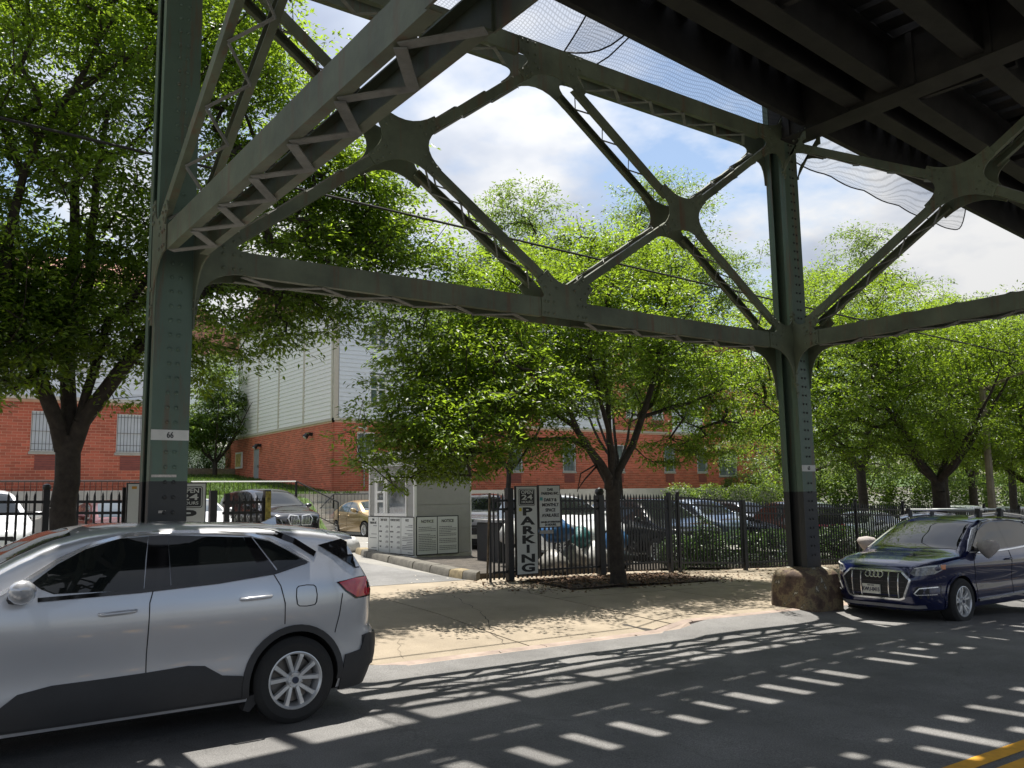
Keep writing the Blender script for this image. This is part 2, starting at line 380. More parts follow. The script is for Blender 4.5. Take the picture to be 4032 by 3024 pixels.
def siding(parent, F, a0, a1, z0, z1, pitch=.2, m=SIDE, holes=(), name='siding_board', topf=None):
    z = z0
    while z < z1-.02:
        segs = [(a0, a1)]
        for h in holes:
            if h[2] < z+pitch and h[3] > z:
                ns = []
                for p, q in segs:
                    if q <= h[0] or p >= h[1]: ns.append((p, q))
                    else:
                        if p < h[0]: ns.append((p, h[0]))
                        if q > h[1]: ns.append((h[1], q))
                segs = ns
        zt = min(z+pitch, z1)
        for p, q in segs:
            if q-p < .05: continue
            b = MB(); b.add([F(p, .0, z), F(p, .035, z), F(p, .012, zt), F(p, 0, zt), F(q, .0, z), F(q, .035, z), F(q, .012, zt), F(q, 0, zt)],
                            [(0, 1, 2, 3), (7, 6, 5, 4), (1, 5, 6, 2), (0, 4, 5, 1), (3, 2, 6, 7)])
            b.build(name, m, parent)
        z += pitch
def window(parent, F, a0, a1, z0, z1, grille=True, double=False, louvre=True, blind=True, glass=None):
    b = MB(); t = .06; w = -.02
    for (p, q, r_, s_, o3) in ((a0, a1, z1-t, z1, 0), (a0, a1, z0, z0+t, 0), (a0+.001, a0+t, z0+.001, z1-.001, .003), (a1-t, a1-.001, z0+.001, z1-.001, .003)): fbox(b, F, p, q, -.12+o3, w+.04-o3, r_, s_)
    mz = (z0+z1)/2; fbox(b, F, a0+t, a1-t, -.10, w+.01, mz-.025, mz+.025)
    if double: ma = (a0+a1)/2; fbox(b, F, ma-.05, ma+.05, -.11, w+.02, z0+t, z1-t)
    o = b.build('window', WHITE, parent)
    g = MB(); fbox(g, F, a0+.03, a1-.03, -.115, -.09, z0+.03, z1-.03); g.build('pane', glass or (BLIND if blind else GLASS), o)
    s = MB(); fbox(s, F, a0-.05, a1+.05, 0.0, .05, z0-.1, z0-.005); s.build('sill', mat('stone_sill', (.42, .40, .35), .8), o)
    if grille:
        g = MB(); n = int((a1-a0)/.11)
        for i in range(n+1):
            a = a0+.02+(a1-a0-.04)*i/n; fbox(g, F, a-.008, a+.008, .05, .066, z0+.02, z1-.02)
        for zz in (z0+.05, z0+.25, mz, z1-.12): fbox(g, F, a0, a1, .066, .078, zz-.008, zz+.008)
        g.build('security_grille', mat('grille_paint', (.07, .075, .08), .5), o)
    if louvre:
        g = MB(); c = (a0+a1)/2
        for i in range(6): fbox(g, F, c-.36, c+.36, .004, .018, z0-.62+i*.08, z0-.55+i*.08)
        fbox(g, F, c-.37, c+.37, -.01, .004, z0-.63, z0-.12)
        g.build('vent_louvre', LOUV, o)
    return o

# left brick building, facade toward the street at Y = 33
lb = thing('brick_building', 'red brick building with barred windows behind the big street tree at left', 'building', (-26, 33, 2.28))
sheet('terrace', [13.9, 16.7, 46, 80, 130], [35.5, 36, 37.4, 48, 70, 120], GRASS, zf=terr)
F = Frame((-26, 33, 0), (1, 0, 0), (0, -1, 0)); LEN = 33.8
wins = [(27.15+2.67*k-0.02, 28.15+2.67*k, 3.62, 4.98) for k in (-3, -2, -1, 0, 1, 2)]
wins = [(a-26.0+26.0, b, c, d) for a, b, c, d in wins]
holes = [(a, b, c, d) for a, b, c, d in wins]
# children placed in world coordinates: keep the empty un-offset for them
lb.location = (0, 0, 0)
lw = brick_wall(lb, F, LEN, 2.28, 5.36, holes, 300, (29.6, 3.8))
for (a, b, c, d) in wins: window(lb, F, a, b, c, d)
MB().box(-26, 7.8, 32.72, 33.3, 5.36, 5.48).build('band_course', TRIM, lb)
siding(lb, F, 0, LEN, 5.5, 9.5, .2)
for k, a in enumerate((2, 7, 12, 17, 22.3, 27.0, 30.4)):
    window(lb, Frame((-26, 32.95, 0), (1, 0, 0), (0, -1, 0)), a, a+1.5, 6.6, 8.1, grille=False, double=True, louvre=False, blind=False)
MB().box(-26, 7.78, 33.02, 44, 2.28, 9.5).build('body', SIDE, lb)
MB().prism([(32.2, 9.5), (44.6, 9.5), (38.4, 11.8)], 34.6, lambda u, v, w: (-26.4+w, u, v)).build('roof', ROOF, lb)

# main apartment block: gable end faces left (X = 16.75), long front at Y = 37.5
mb_ = thing('brick_apartment_block', 'long red brick and white siding apartment block behind the parking booth and the fence', 'building')
FX = Frame((16.75, 37.5, 0), (0, 1, 0), (-1, 0, 0)); FY = Frame((16.75, 37.5, 0), (1, 0, 0), (0, -1, 0))
door = (10.1, 11.0, 2.85, 4.75)
wx = brick_wall(mb_, Frame((16.76, 37.5, 0), (0, 1, 0), (-1, 0, 0)), 15.0, 2.14, 5.52, [door], 0, (0, 4), 'gable_wall')
fw = [(1.15, 2.05, 3.75, 4.98)]+[(a, a+.9, 3.2, 4.75) for a in (9.9, 13.6, 17.3, 21.5, 24.4)]+[(26.4, 28.1, 2.98, 4.5)]
wy = brick_wall(mb_, Frame((16.76, 37.51, 0), (1, 0, 0), (0, -1, 0)), 29.3, 2.14, 5.52, fw, 300, (2.5, 3.6), 'front_wall')
for i, (a, b, c, d) in enumerate(fw): window(mb_, Frame((16.76, 37.51, 0), (1, 0, 0), (0, -1, 0)), a, b, c, d, double=(i == 6))
b = MB(); z = 2.146; r = 0
while z+.1 < 5.53:
    w_ = .313 if r % 2 == 0 else .163
    b.box(16.7465, 16.75+w_, 37.494, 37.62, z, z+.087); b.box(16.7465, 16.80, 37.60, 37.95-w_, z, z+.087); b.box(16.755, 17.06, 37.4985, 37.6, z-.001, z+.09) if r % 2 else None; z += .1; r += 1
b.build('corner_bricks', BRICK, mb_, 'stuff')
# trims, panels of siding on the gable end
b = MB(); fbox(b, FX, -.05, 15.6, -.2, .06, 5.52, 5.63); fbox(b, FY, -.06, 29.3, -.2, .06, 5.52, 5.63)
b.build('band_course', TRIM, mb_)
pan = [0.25, 3.7, 7.15, 10.3, 13.7]
for i in range(4): siding(mb_, FX, pan[i]+.08, pan[i+1]-.08, 5.65, 11.6, .203, mat('gable_siding', (.82, .78, .76), .6, var=.02))  # siding white warmed to offset green bounce light off the lawn
for a in pan:
    b = MB(); fbox(b, FX, a-.09, a+.09, -.05, .05, 5.63, 11.7); b.build('corner_trim', TRIM, mb_)
b = MB(); fbox(b, FY, -.06, .16, -.05, .055, 5.63, 11.7); b.build('corner_trim', TRIM, mb_)
# upper front: siding bay, brick bay, siding bay, brick bay
bays = [(0.2, 7.0, 's'), (7.0, 12.0, 'b'), (12.0, 17.4, 's'), (17.4, 22.2, 'b'), (22.2, 25.0, 's'), (25.0, 29.3, 'b')]
rest = MB()
for (a0, a1, k) in bays:
    w = [(a0+(a1-a0)*f-.45, a0+(a1-a0)*f+.45, zz, zz+1.4) for f in ((.3, .75) if a1-a0 > 3 else (.5,)) for zz in (6.4, 9.2)]
    if k == 's':
        siding(mb_, FY, a0, a1, 5.65, 11.6, .203, holes=w)
        o_ = 0.0
    else:
        FB = Frame((16.76+a0, 37.42, 0), (1, 0, 0), (0, -1, 0))
        brick_wall(mb_, FB, a1-a0, 5.64, 11.6, [(p-a0, q-a0, r, s) for p, q, r, s in w], 0, (0, 6), 'upper_brick_bay')
        o_ = -.08
    for (p, q, r, s) in w: window(mb_, Frame((16.76, 37.5+o_, 0), (1, 0, 0), (0, -1, 0)), p, q, r, s, grille=False, louvre=(k == 'b'), blind=False, double=True)
MB().box(17.0, 45.9, 37.65, 51, 2.14, 11.6).build('body', SIDE, mb_)
MB().prism([(36.9, 11.6), (52, 11.6), (44.4, 14.3)], 30, lambda u, v, w: (16.4+w, u, v)).build('roof', ROOF, mb_)
b = MB(); fbox(b, FX, 10.12, 10.98, -.12, -.04, 2.85, 4.73); d_ = b.build('door', GREYM, mb_)
b = MB(); fbox(b, FX, 10.22, 10.3, -.04, .02, 3.7, 3.85); b.build('handle', mat('steel_handle', (.5, .5, .5), .3, metal=1), d_)
# sloped end parapet of the gable wall
b = MB(); b.prism([(15.0, 2.14), (16.1, 2.14), (16.1, 4.9), (15.0, 5.5)], .3, lambda u, v, w: (16.76+w, 37.5+u, v)); b.build('end_wall', mat('brick_end', (.40, .12, .07), .9), mb_)
# wall fittings
def wall_light(y, z, label):
    t = thing('wall_light', label, 'lamp')
    MB().box(16.62, 16.748, y-.07, y+.07, z-.02, z+.14).build('bracket', GRILL, t)
    MB().tube([(16.64, y, z+.12), (16.5, y, z+.05), (16.36, y, z-.1)], [.05, .11, .14], 12).build('hood', GRILL, t, smooth=40)
    MB().cyl((16.36, y, z-.115), (.3, 0, .4), .1, .03, 12).build('lens', mat('lamp_lens', (.6, .6, .58), .3), t)
wall_light(40.1, 4.98, 'black dome lamp high on the orange-red side wall, nearer the building corner')
wall_light(47.3, 4.85, 'black dome lamp on the brick side wall just above the grey door')
nb = thing('notice_case', 'small pale framed notice case on the brick side wall left of the grey door', 'notice case')
MB().box(16.66, 16.745, 50.3, 51.4, 3.75, 4.7).build('frame', WHITE, nb); MB().box(16.65, 16.659, 50.4, 51.3, 3.85, 4.6).build('poster', mat('yellow_poster', (.55, .42, .15), .7, var=.5, vscale=5), nb)
cp = tag(MB().tube([(18.25, 37.44, 5.28), (18.25, 37.44, 2.35)], .028, 6).build('conduit_pipe', mat('conduit_grey', (.35, .36, .37), .5)), 'thin grey conduit running down the brick front below the camera', 'pipe')
sc_ = thing('security_camera', 'white dome security camera near the top of the brick front corner', 'camera')
MB().box(17.95, 18.3, 37.38, 37.495, 5.2, 5.27).build('bracket', WHITE, sc_); MB().lathe([(.0, -.1), (.08, -.06), (.1, .02), (.0, .08)], (18.25, 37.36, 5.18)).build('dome', WHITE, sc_, smooth=True)

# right rear brick wing
rw = thing('brick_wing', 'darker red brick wing set back at the right end of the apartment block', 'building')
brick_wall(rw, Frame((46.4, 41.0, 0), (1, 0, 0), (0, -1, 0)), 12, 1.9, 11, [(2.2, 3.4, 4.6, 7)], 0, (0, 4))
window(rw, Frame((46.4, 41.0, 0), (1, 0, 0), (0, -1, 0)), 2.2, 3.4, 4.6, 7, grille=False, louvre=False, blind=False, glass=GRILL)
MB().box(46.4, 58.4, 41.31, 52, 1.9, 11).build('body', SIDE, rw); MB().prism([(40.6, 11), (52.4, 11), (46.5, 13)], 12.6, lambda u, v, w: (46.1+w, u, v)).build('roof', ROOF, rw)

# houses far behind, between the two
fh = thing('siding_house', 'pale blue siding house with red roof seen far behind between column and brick block', 'building')
FH = Frame((15, 74, 0), (1, 0, 0), (0, -1, 0))
hw = [(a, a+1.9, z, z+1.35) for a in (1.6, 5.6, 10.2, 14.5) for z in (7.4, 10.9)]
siding(fh, FH, 0, 22, 2.1, 14.2, .28, holes=hw)
for (a, b, c, d) in hw: window(fh, FH, a, b, c, d, grille=False, double=True, louvre=False, blind=False)
b = MB(); fbox(b, FH, 4.6, 4.95, 0, .06, 2.1, 14.2); fbox(b, FH, 9.2, 9.5, 0, .06, 2.1, 14.2); b.build('corner_trim', TRIM, fh)
MB().box(15, 37, 74.02, 84, 2.1, 14.2).build('body', SIDE, fh)
MB().prism([(14, 14.2), (26, 14.2), (20, 18.5)], 11, lambda u, v, w: (u, 73.4+w, v)).build('roof', ROOF, fh)
MB().prism([(25, 14.2), (38, 14.2), (31.5, 18)], 11, lambda u, v, w: (u, 73.4+w, v)).build('roof', ROOF, fh)
sh = thing('shed', 'low white outbuilding with shallow roof behind the clipped hedge', 'shed')
MB().box(13.5, 24, 60, 66, 3, 5.5).build('wall', mat('shed_wall', (.6, .6, .58), .7), sh); MB().prism([(59.4, 5.5), (66.5, 5.5), (63, 6.2)], 11.4, lambda u, v, w: (13.1+w, u, v)).build('roof', mat('shed_roof', (.35, .33, .3), .8), sh)
tag(MB().box(9, 17.6, 51.6, 52, 2.1, 3.78).build('garden_wall', mat('low_stone_wall', (.25, .2, .16), .9, var=.3, vscale=5)), 'low stone garden wall at the foot of the clipped hedge', 'wall')

# railings
def railing(name, pts, label, h=1.0, m=GRILL, sunlit_top=False, step=.16):
    t = thing(name, label, 'railing')
    for (a, b) in zip(pts, pts[1:]):
        a, b = Vector(a), Vector(b); n = max(1, int((b-a).length/step)); upv = Vector((0, 0, 1))
        MB().tube([a+upv*h, b+upv*h], .028, 6).build('top_rail', WHITE if sunlit_top else m, t)  # white rail colour stands in for sun on the handrail
        MB().tube([a+upv*.1, b+upv*.1], .018, 6).build('bottom_rail', m, t)
        for i in range(n+1):
            p = a.lerp(b, i/n); r = .025 if i in (0, n) else .009
            MB().tube([p+upv*(0 if r > .01 else .1), p+upv*h], r, 5).build('baluster' if r < .02 else 'post', m, t)
railing('ramp_railing', [(8.6, 31.2, 1.55), (12.4, 31.2, 1.55)], 'dark railing with pale sunlit handrail above the grass bank, behind the gate', sunlit_top=True)
railing('stair_railing', [(12.45, 31.2, 1.55), (13.9, 30.7, .75)], 'dark iron stair railing sloping down in front of the brick corner')
railing('ramp_railing', [(14.9, 34.9, .42), (15.6, 34.95, 1.08), (22, 34.95, 1.08)], 'grey iron railing rising beside the steps behind the tan sedan', m=mat('grey_iron', (.10, .10, .11), .5))
railing('ramp_railing', [(2.2, 29.8, 1.55), (7.6, 29.8, 1.55)], 'black railing below the left brick building beside the street tree')
b = MB()
for i in range(6): b.box(14.1, 15.5, 33.4+.3*i, 33.7+.3*i, .3, .6+.22*i)
tag(b.build('steps', WHITEC), 'pale concrete steps rising between the iron railings', 'steps')

# ------------------------------------------------------------------ elevated railway
def steel_fn(t, out, b, vec):
    # green paint, black paint below a line, rust streaks (long noise)
    mpn = t.nodes.new('ShaderNodeMapping'); mpn.inputs['Scale'].default_value = (7, 7, .6); t.links.new(vec, mpn.inputs['Vector'])
    n = t.nodes.new('ShaderNodeTexNoise'); n.inputs['Scale'].default_value = 1.0; n.inputs['Detail'].default_value = 7; n.inputs['Roughness'].default_value = .7
    t.links.new(mpn.outputs[0], n.inputs['Vector']); r = t.nodes.new('ShaderNodeMapRange'); r.inputs['From Min'].default_value = .53; r.inputs['From Max'].default_value = .70
    r.inputs['To Max'].default_value = .75
    t.links.new(n.outputs['Fac'], r.inputs[0]); mx = t.nodes.new('ShaderNodeMix'); mx.data_type = 'RGBA'
    t.links.new(r.outputs[0], mx.inputs['Factor']); t.links.new(out, mx.inputs[6]); mx.inputs[7].default_value = (.15, .068, .035, 1)
    return mx.outputs[2]
STEEL = mat('green_steel_paint', (.118, .135, .085), .55, var=.36, vscale=1.4, bump=.15, bscale=25, fn=steel_fn, coord='World')
STEELG = mat('column_green_paint', (.092, .138, .10), .5, var=.12, vscale=1.2, bump=.12, bscale=25, fn=steel_fn, coord='World')
STEELB = mat('column_black_paint', (.030, .031, .030), .55, var=.15, vscale=2, bump=.12, bscale=25, coord='World')
LACE = mat('lacing_steel', (.22, .22, .20), .75, var=.25, vscale=6, bump=.3, coord='World')
DECK = mat('shade_dark_timber', (.018, .016, .014), .9, var=.5, vscale=5, bump=.5, coord='World')  # near-black colour takes in the shade under the track deck
DECKS = mat('shade_dark_steel', (.020, .018, .016), .75, var=.5, vscale=2, coord='World')  # girder steel darkened in colour for the same shade
PLATEW = mat('number_plate_white', (.62, .60, .55), .6, var=.08, vscale=7)
BLK = mat('black_lettering', (.012, .012, .013), .6)
YA, YB = 9.10, 9.50   # front and back faces of the truss and the columns
riv_bm = MB(); riv_bm.lathe([(.021, 0), (.020, -.008), (.013, -.015), (.0, -.018)], axis='Y', n=8); RIV = {}
def rivet(parent, p, face='Y', r=1.0, m=STEEL):
    k = (face, m.name)
    if k not in RIV:
        b = MB(); b.lathe([(.021, 0), (.020, -.008), (.013, -.015), (.0, -.018)], axis='Y' if face == 'Y' else 'X', n=8)
        RIV[k] = b.mesh('rivet', m, True)
    o = link_mesh('rivet', RIV[k], None, parent); o.location = p; return o

def column(xc, num, zb, zpaint, znum, label, nriv, ztop=8.95):
    x0, x1 = xc-.185, xc+.185
    t = thing('steel_column', label, 'column', group='steel columns of the elevated railway'); t['group'] = 'steel columns of the elevated railway'
    for (za, zc, m, nm) in ((zb, zpaint, STEELB, 'painted_base'), (zpaint, ztop, STEELG, 'shaft')):
        b = MB()
        for (ya, yb2) in ((YA, YA+.018), (YB-.018, YB)): b.box(x0, x1, ya, yb2, za, zc)
        for sx in (x0, x1-.016):
            for (ya, yb2) in ((YA+.018, YA+.115), (YB-.115, YB-.018)): b.box(sx+.001, sx+.015, ya, yb2, za, zc)
        b.box(xc-.06, xc-.045, YA+.018, YB-.018, za, zc); b.box(xc+.045, xc+.06, YA+.018, YB-.018, za, zc)
        b.build(nm, m, t)
    z = zb+.3
    if nriv:
        while z < ztop-.6:
            if not (znum-.06 < z < znum+.17):
                for u in (.152, .235): rivet(t, (x0+u, YA-.0005, z), m=(STEELB if z < zpaint else STEELG))
            z += .15
    else:
        b = MB()
        while z < ztop-.6:
            if not (znum-.06 < z < znum+.17):
                for u in (.152, .235): b.lathe([(.02, 0), (.017, -.012), (.0, -.017)], (x0+u, YA-.0005, z), 'Y', 6)
            z += .15
        b.build('rivets', STEELB, t, 'stuff')
    p = MB().box(x0+.002, x1-.001, YA-.006, YA-.001, znum, znum+.105).build('number_plate', PLATEW, t)
    text('digits', num, .085, BLK, (xc, YA-.008, znum+.05), (1, 0, 0), p, bold=.001, sx=.8)
    return t
c66 = column(2.285, '66', .1, 2.06, 2.47, 'green riveted steel column numbered 66, at left behind the silver car', True)
c65 = column(12.735, '65', .5, 1.86, 2.20, 'green riveted steel column numbered 65, standing on the rusty concrete footing', False)
MB().box(2.12, 2.36, YA-.004, YA-.001, 2.1, 2.125).build('sticker', mat('torn_paper', (.5, .45, .4), .8, var=.3, vscale=30), c66)
MB().box(2.2, 2.27, YA-.004, YA-.001, 1.745, 1.77).build('sticker', MATS['torn_paper'], c66)
def ped_fn(t, out, b, vec):
    n = t.nodes.new('ShaderNodeTexNoise'); n.inputs['Scale'].default_value = 4.5; n.inputs['Detail'].default_value = 8; n.inputs['Roughness'].default_value = .7
    t.links.new(vec, n.inputs['Vector']); r = t.nodes.new('ShaderNodeValToRGB'); e = r.color_ramp.elements
    e[0].position = .33; e[0].color = (.045, .032, .026, 1); e[1].position = .62; e[1].color = (.42, .40, .33, 1)
    a = e.new(.47); a.color = (.10, .065, .048, 1); a = e.new(.54); a.color = (.19, .15, .085, 1); a = e.new(.61); a.color = (.06, .05, .04, 1)
    t.links.new(n.outputs['Fac'], r.inputs['Fac']); return r.outputs[0]
PED = mat('weathered_footing', (.1, .05, .03), .85, fn=ped_fn, bump=.8, bscale=14, coord='World')
def footing(xc, zb, label):
    b = MB(); V = []; F = []; n = 8
    prof = [(.50, 0), (.485, .2), (.465, .42), (.435, .64), (.41, .69), (.25, .755), (.2, .76)]
    N_ = 8; prof = [(.50, 0), (.49, .22), (.47, .45), (.445, .64), (.40, .70), (.25, .755), (.19, .76)]
    for (r, h) in prof:
        for k in range(N_):
            cx_, cy_ = [(1, .72), (.72, 1), (-.72, 1), (-1, .72), (-1, -.72), (-.72, -1), (.72, -1), (1, -.72)][k]; wob = 1+.015*math.sin(5*k+h*9)
            V.append((xc+r*cx_*wob, 9.3+r*cy_*wob*.94, zb+h))
    for i in range(len(prof)-1):
        for k in range(N_): F.append((i*N_+k, i*N_+(k+1) % N_, (i+1)*N_+(k+1) % N_, (i+1)*N_+k))
    F.append(tuple((len(prof)-1)*N_+k for k in range(N_)))
    return tag(b.add(V, F).build('column_footing', PED, bevel=.025), label, 'footing')
footing(12.75, ground(12.7, 9.3)-.1, 'rust and yellow stained square concrete footing under column 65, beside the blue car')
footing(2.285, ground(2.3, 9.3)-.1, 'stained concrete footing of column 66, hidden behind the silver car')

class P2:   # plane of a truss: maps (a, z, w) -> xyz ; w = depth from the front plane inward
    def __init__(s, kind, base, depth): s.k, s.base, s.depth = kind, base, depth
    def __call__(s, a, z, w): return (a, s.base+w, z) if s.k == 'Y' else (s.base+w, a, z)
def member(parent, pl, A, B, h, name, lace=.36, lw=.05, flange=.07, top=True, bot=True, web=.014, m=STEEL, lm=LACE, proud=0):
    """built-up member: two outward channels joined by zigzag lacing bars above and below"""
    A, B = Vector((A[0], A[1])), Vector((B[0], B[1])); d = (B-A); l = d.length; d /= l; n = Vector((-d.y, d.x)); D = pl.depth
    for (w0, w1, wf) in ((proud, web+proud, flange), (D-web-proud, D-proud, -flange)):
        b = MB()
        def pr(u0, u1, v0, v1, q0, q1):
            pts = []
            for u in (u0, u1):
                for v in (v0, v1):
                    for q in (q0, q1):
                        p = A+d*u+n*v; pts.append(pl(p.x, p.y, q))
            b.add(pts, BOXF)
        pr(0, l, -h/2, h/2, w0, w1)
        f0, f1 = (w1, w1+wf) if wf > 0 else (w0+wf, w0)
        pr(0, l, h/2-.012, h/2, f0, f1); pr(0, l, -h/2, -h/2+.012, f0, f1)
        b.build(name, m, parent)
    if lace:
        k = max(2, round(l/lace)); e = D-.05
        for side, on in ((-1, bot), (1, top)):
            if not on: continue
            for i in range(k):
                q0, q1 = (.05, e) if i % 2 == 0 else (e, .05)
                u0, u1 = l*i/k, l*(i+1)/k; e_ = h/2+.0065+.0115*(i % 2); p, q = A+d*u0+n*side*e_, A+d*u1+n*side*e_
                MB().bar(pl(p.x, p.y, q0), pl(q.x, q.y, q1), Vector(pl(1, 0, 1))-Vector(pl(0, 0, 0)), lw, .01).build('lacing_bar', lm, parent)
def gusset(parent, pl, C, arms, name='gusset_plate', m=STEEL, riv=True, t=.016, f=.55):
    """plate with concave fillets between its arms; arms = (angle deg, half width, length) counter-clockwise"""
    arms = sorted(arms, key=lambda a: a[0] % 360); poly = []; n = len(arms)
    def corner(ar, s): 
        a = rad(ar[0]); d = Vector((math.cos(a), math.sin(a))); nn = Vector((-d.y, d.x)); return d, nn, d*ar[2]+nn*ar[1]*s
    for i in range(n):
        A_, B_ = arms[i], arms[(i+1) % n]
        d1, n1, p1 = corner(A_, 1); d2, n2, p2 = corner(B_, -1)
        poly.append(corner(A_, -1)[2]); poly.append(p1)
        gap = (B_[0]-A_[0]) % 360
        den = d1.x*d2.y-d1.y*d2.x
        if gap < 170 and abs(den) > .05:
            r = p2-p1; u = (r.x*d2.y-r.y*d2.x)/den; ctrl = p1+d1*u
            for k in range(1, 8):
                s = k/8; poly.append(p1*(1-s)**2+ctrl*2*s*(1-s)+p2*s*s)
    base = Vector(C); D = pl.depth
    for (w0, back) in ((-t, False), (D, True)):
        b = MB(); b.prism([tuple(base+p) for p in poly], t, lambda u, v, w: pl(u, v, w0+w)); g = b.build(name, m, parent)
        if riv and not back:
            for a in arms:
                dd, nn, _ = corner(a, 1)
                for s in (.58, .80, .95):
                    for e in (-.6, .6):
                        if a[2]*s < .2: continue
                        p = base+dd*(a[2]*s-.03)+nn*a[1]*e; rivet(g, pl(p.x, p.y, -t-.0005), pl.k, m=m)
    return g

lt = thing('longitudinal_truss', 'green steel X-braced truss along the kerb between column 66 and column 65', 'bridge truss')
PL = P2('Y', YA, YB-YA); XL, XR = 2.285, 12.735
member(lt, PL, (3.0, 4.40), (7.06, 4.40), .26, 'lower_strut', .45, lw=.065, top=False); member(lt, PL, (7.89, 4.40), (11.9, 4.40), .26, 'lower_strut', .45, lw=.065, top=False)
member(lt, PL, (2.5, 8.09), (6.75, 8.09), .27, 'upper_chord', .37, top=False); member(lt, PL, (7.85, 8.09), (11.9, 8.09), .27, 'upper_chord', .37, top=False)
X1, X2 = (4.97, 6.27), (9.93, 6.22)
ends = [((2.85, 4.62), X1, .42), (X1, (6.95, 7.72), .42), ((2.75, 7.85), X1, .42), (X1, (7.15, 4.80), .42),
        ((7.78, 4.80), X2, .42), (X2, (12.05, 7.75), .42), ((7.75, 7.72), X2, .42), (X2, (12.05, 4.72), .42)]
for i, (A, B, c) in enumerate(ends):
    A, B = Vector(A), Vector(B); d = (B-A).normalized()
    if A == Vector(X1) or A == Vector(X2): A = A+d*c
    else: B = B-d*c
    member(lt, PL, A, B, .115, 'diagonal', .30, top=True, bot=(i % 2 == 1), lw=.04, flange=.06)
for C in (X1, X2): gusset(lt, PL, C, [(37, .085, .58), (143, .085, .58), (217, .085, .58), (323, .085, .58)], 'hub_plate')
gusset(lt, PL, (XL+.2, 4.40), [(0, .13, .53), (34, .06, .60), (90, .03, .50), (270, .02, .62)])
gusset(lt, PL, (7.475, 4.40), [(0, .13, .42), (180, .13, .42), (47, .13, .60), (133, .13, .60)])
gusset(lt, PL, (XR-.19, 4.40), [(180, .13, .66), (148, .06, .68), (90, .03, .55), (270, .02, .95)])
gusset(lt, PL, (7.35, 8.09), [(0, .13, .56), (180, .13, .6), (218, .08, .72), (322, .08, .72)])
gusset(lt, PL, (XR-.19, 8.09), [(180, .13, .66), (215, .07, .72), (90, .03, .4), (270, .02, .75)])
gusset(lt, PL, (XL+.2, 8.09), [(0, .13, .53), (325, .07, .62), (90, .03, .4), (270, .02, .62)])

def transverse(xc, label, side_m):
    t = thing('transverse_truss', label, 'bridge truss')
    pt = P2('X', xc-.215, .40)
    member(t, pt, (8.62, 4.425), (3.55, 4.425), .25, 'lower_strut', .40, top=True, lw=.075); member(t, pt, (2.7, 4.425), (-2.5, 4.425), .25, 'lower_strut', .4)
    for sg, c0 in ((1, 6.08), (-1, .12)):
        C = (c0, 6.35)
        for (A, B) in (((c0+2.75*sg, 4.72), C), ((c0+2.75*sg, 7.85), C), ((c0-2.6*sg, 4.80), C), ((c0-2.6*sg, 7.90), C)):
            A, B = Vector(A), Vector(B); d = (B-A).normalized(); member(t, pt, A, B-d*.42, .12, 'diagonal', .34, bot=False, lw=.04, flange=.06)
        gusset(t, pt, C, [(31, .09, .58), (149, .09, .58), (211, .09, .58), (329, .09, .58)], 'hub_plate')
    gusset(t, pt, (YA, 4.425), [(180, .125, .5), (148, .07, .6), (90, .03, .5), (270, .02, .8)])
    gusset(t, pt, (YA, 8.0), [(180, .1, .5), (211, .07, .66), (270, .02, .6)])
    gusset(t, pt, (3.12, 4.425), [(0, .125, .44), (180, .125, .44), (36, .08, .66), (144, .08, .66)])
    # plate girder carrying the tracks
    b = MB()
    for w in (.0, .39): b.add([pt(a, z, w+q) for a in (9.35, -3.3) for z in (8.05, 8.93) for q in (0, .012)], BOXF)
    for z in (8.04, 8.93): b.add([pt(a, zz, q) for a in (9.35, -3.3) for zz in (z, z+.02) for q in (-.05, .45)], BOXF)
    b.build('plate_girder', DECKS, t)
    for k in range(11):
        a = 8.9-k*1.15; MB().add([pt(a+u, z, q) for u in (0, .1) for z in (8.07, 8.92) for q in (-.045, -.002)], BOXF).build('stiffener', DECKS, t)
    return t
transverse(2.285, 'green latticed cross frame running from column 66 over the road toward the viewer', 0)
transverse(12.735, 'green latticed cross frame running from column 65 over the road at the right', 0)
# columns on the near side of the street (behind the camera) carry the other ends
for xc, lb_ in ((2.285, 'green steel column across the street from column 66, behind the viewer'), (12.735, 'green steel column across the street from column 65, behind the viewer')):
    b = MB().box(xc-.18, xc+.18, -3.5, -3.1, -.2, 8.95); tag(b.build('steel_column', STEELG), lb_, 'column')

# track deck: sleepers on stringers, running about 6 degrees off the street
dk = thing('railway_deck', 'dark underside of the elevated track deck of timbers and girders above the road', 'railway deck')
tdir = Vector((.995, .102, 0)).normalized(); ndir = Vector((-tdir.y, tdir.x, 0)); O = Vector((8.0, 8.36, 0))   # O lies on the deck edge
def dp(s, n, z): p = O+tdir*s-ndir*n; return (p.x, p.y, z)
def dbox(b, s0, s1, n0, n1, z0, z1): return b.add([dp(s, n, z) for s in (s0, s1) for n in (n0, n1) for z in (z0, z1)], BOXF)
blocked = MB(); s = -21.0; i = 0
while s < 46:
    out = .0 if i % 2 else .13
    b = MB(); dbox(b, s, s+.37+random.uniform(-.05, .05), -out, 10.4, 8.96, 9.16); b.build('sleeper', DECK, dk)
    for n0, n1 in ((0.0, .14), (.24, .95), (1.98, 2.75), (4.3, 5.0), (5.6, 6.3), (8.2, 9.1)):
        if random.random() < .1: dbox(blocked, s+.3, s+.6, n0-.05, n1+.05, 9.165, 9.2)
        elif random.random() < .3: q_ = random.uniform(n0, n1); dbox(blocked, s+.3, s+.6, q_-.09, q_+random.uniform(.0, .25), 9.165, 9.2)
    s += .55; i += 1
for (n0, n1) in ((.78, .92), (.14, .24), (.95, 1.98), (2.75, 4.3), (5.0, 5.6), (6.3, 8.2), (9.1, 10.4)): dbox(blocked, -21, 46, n0, n1, 9.21, 9.27)
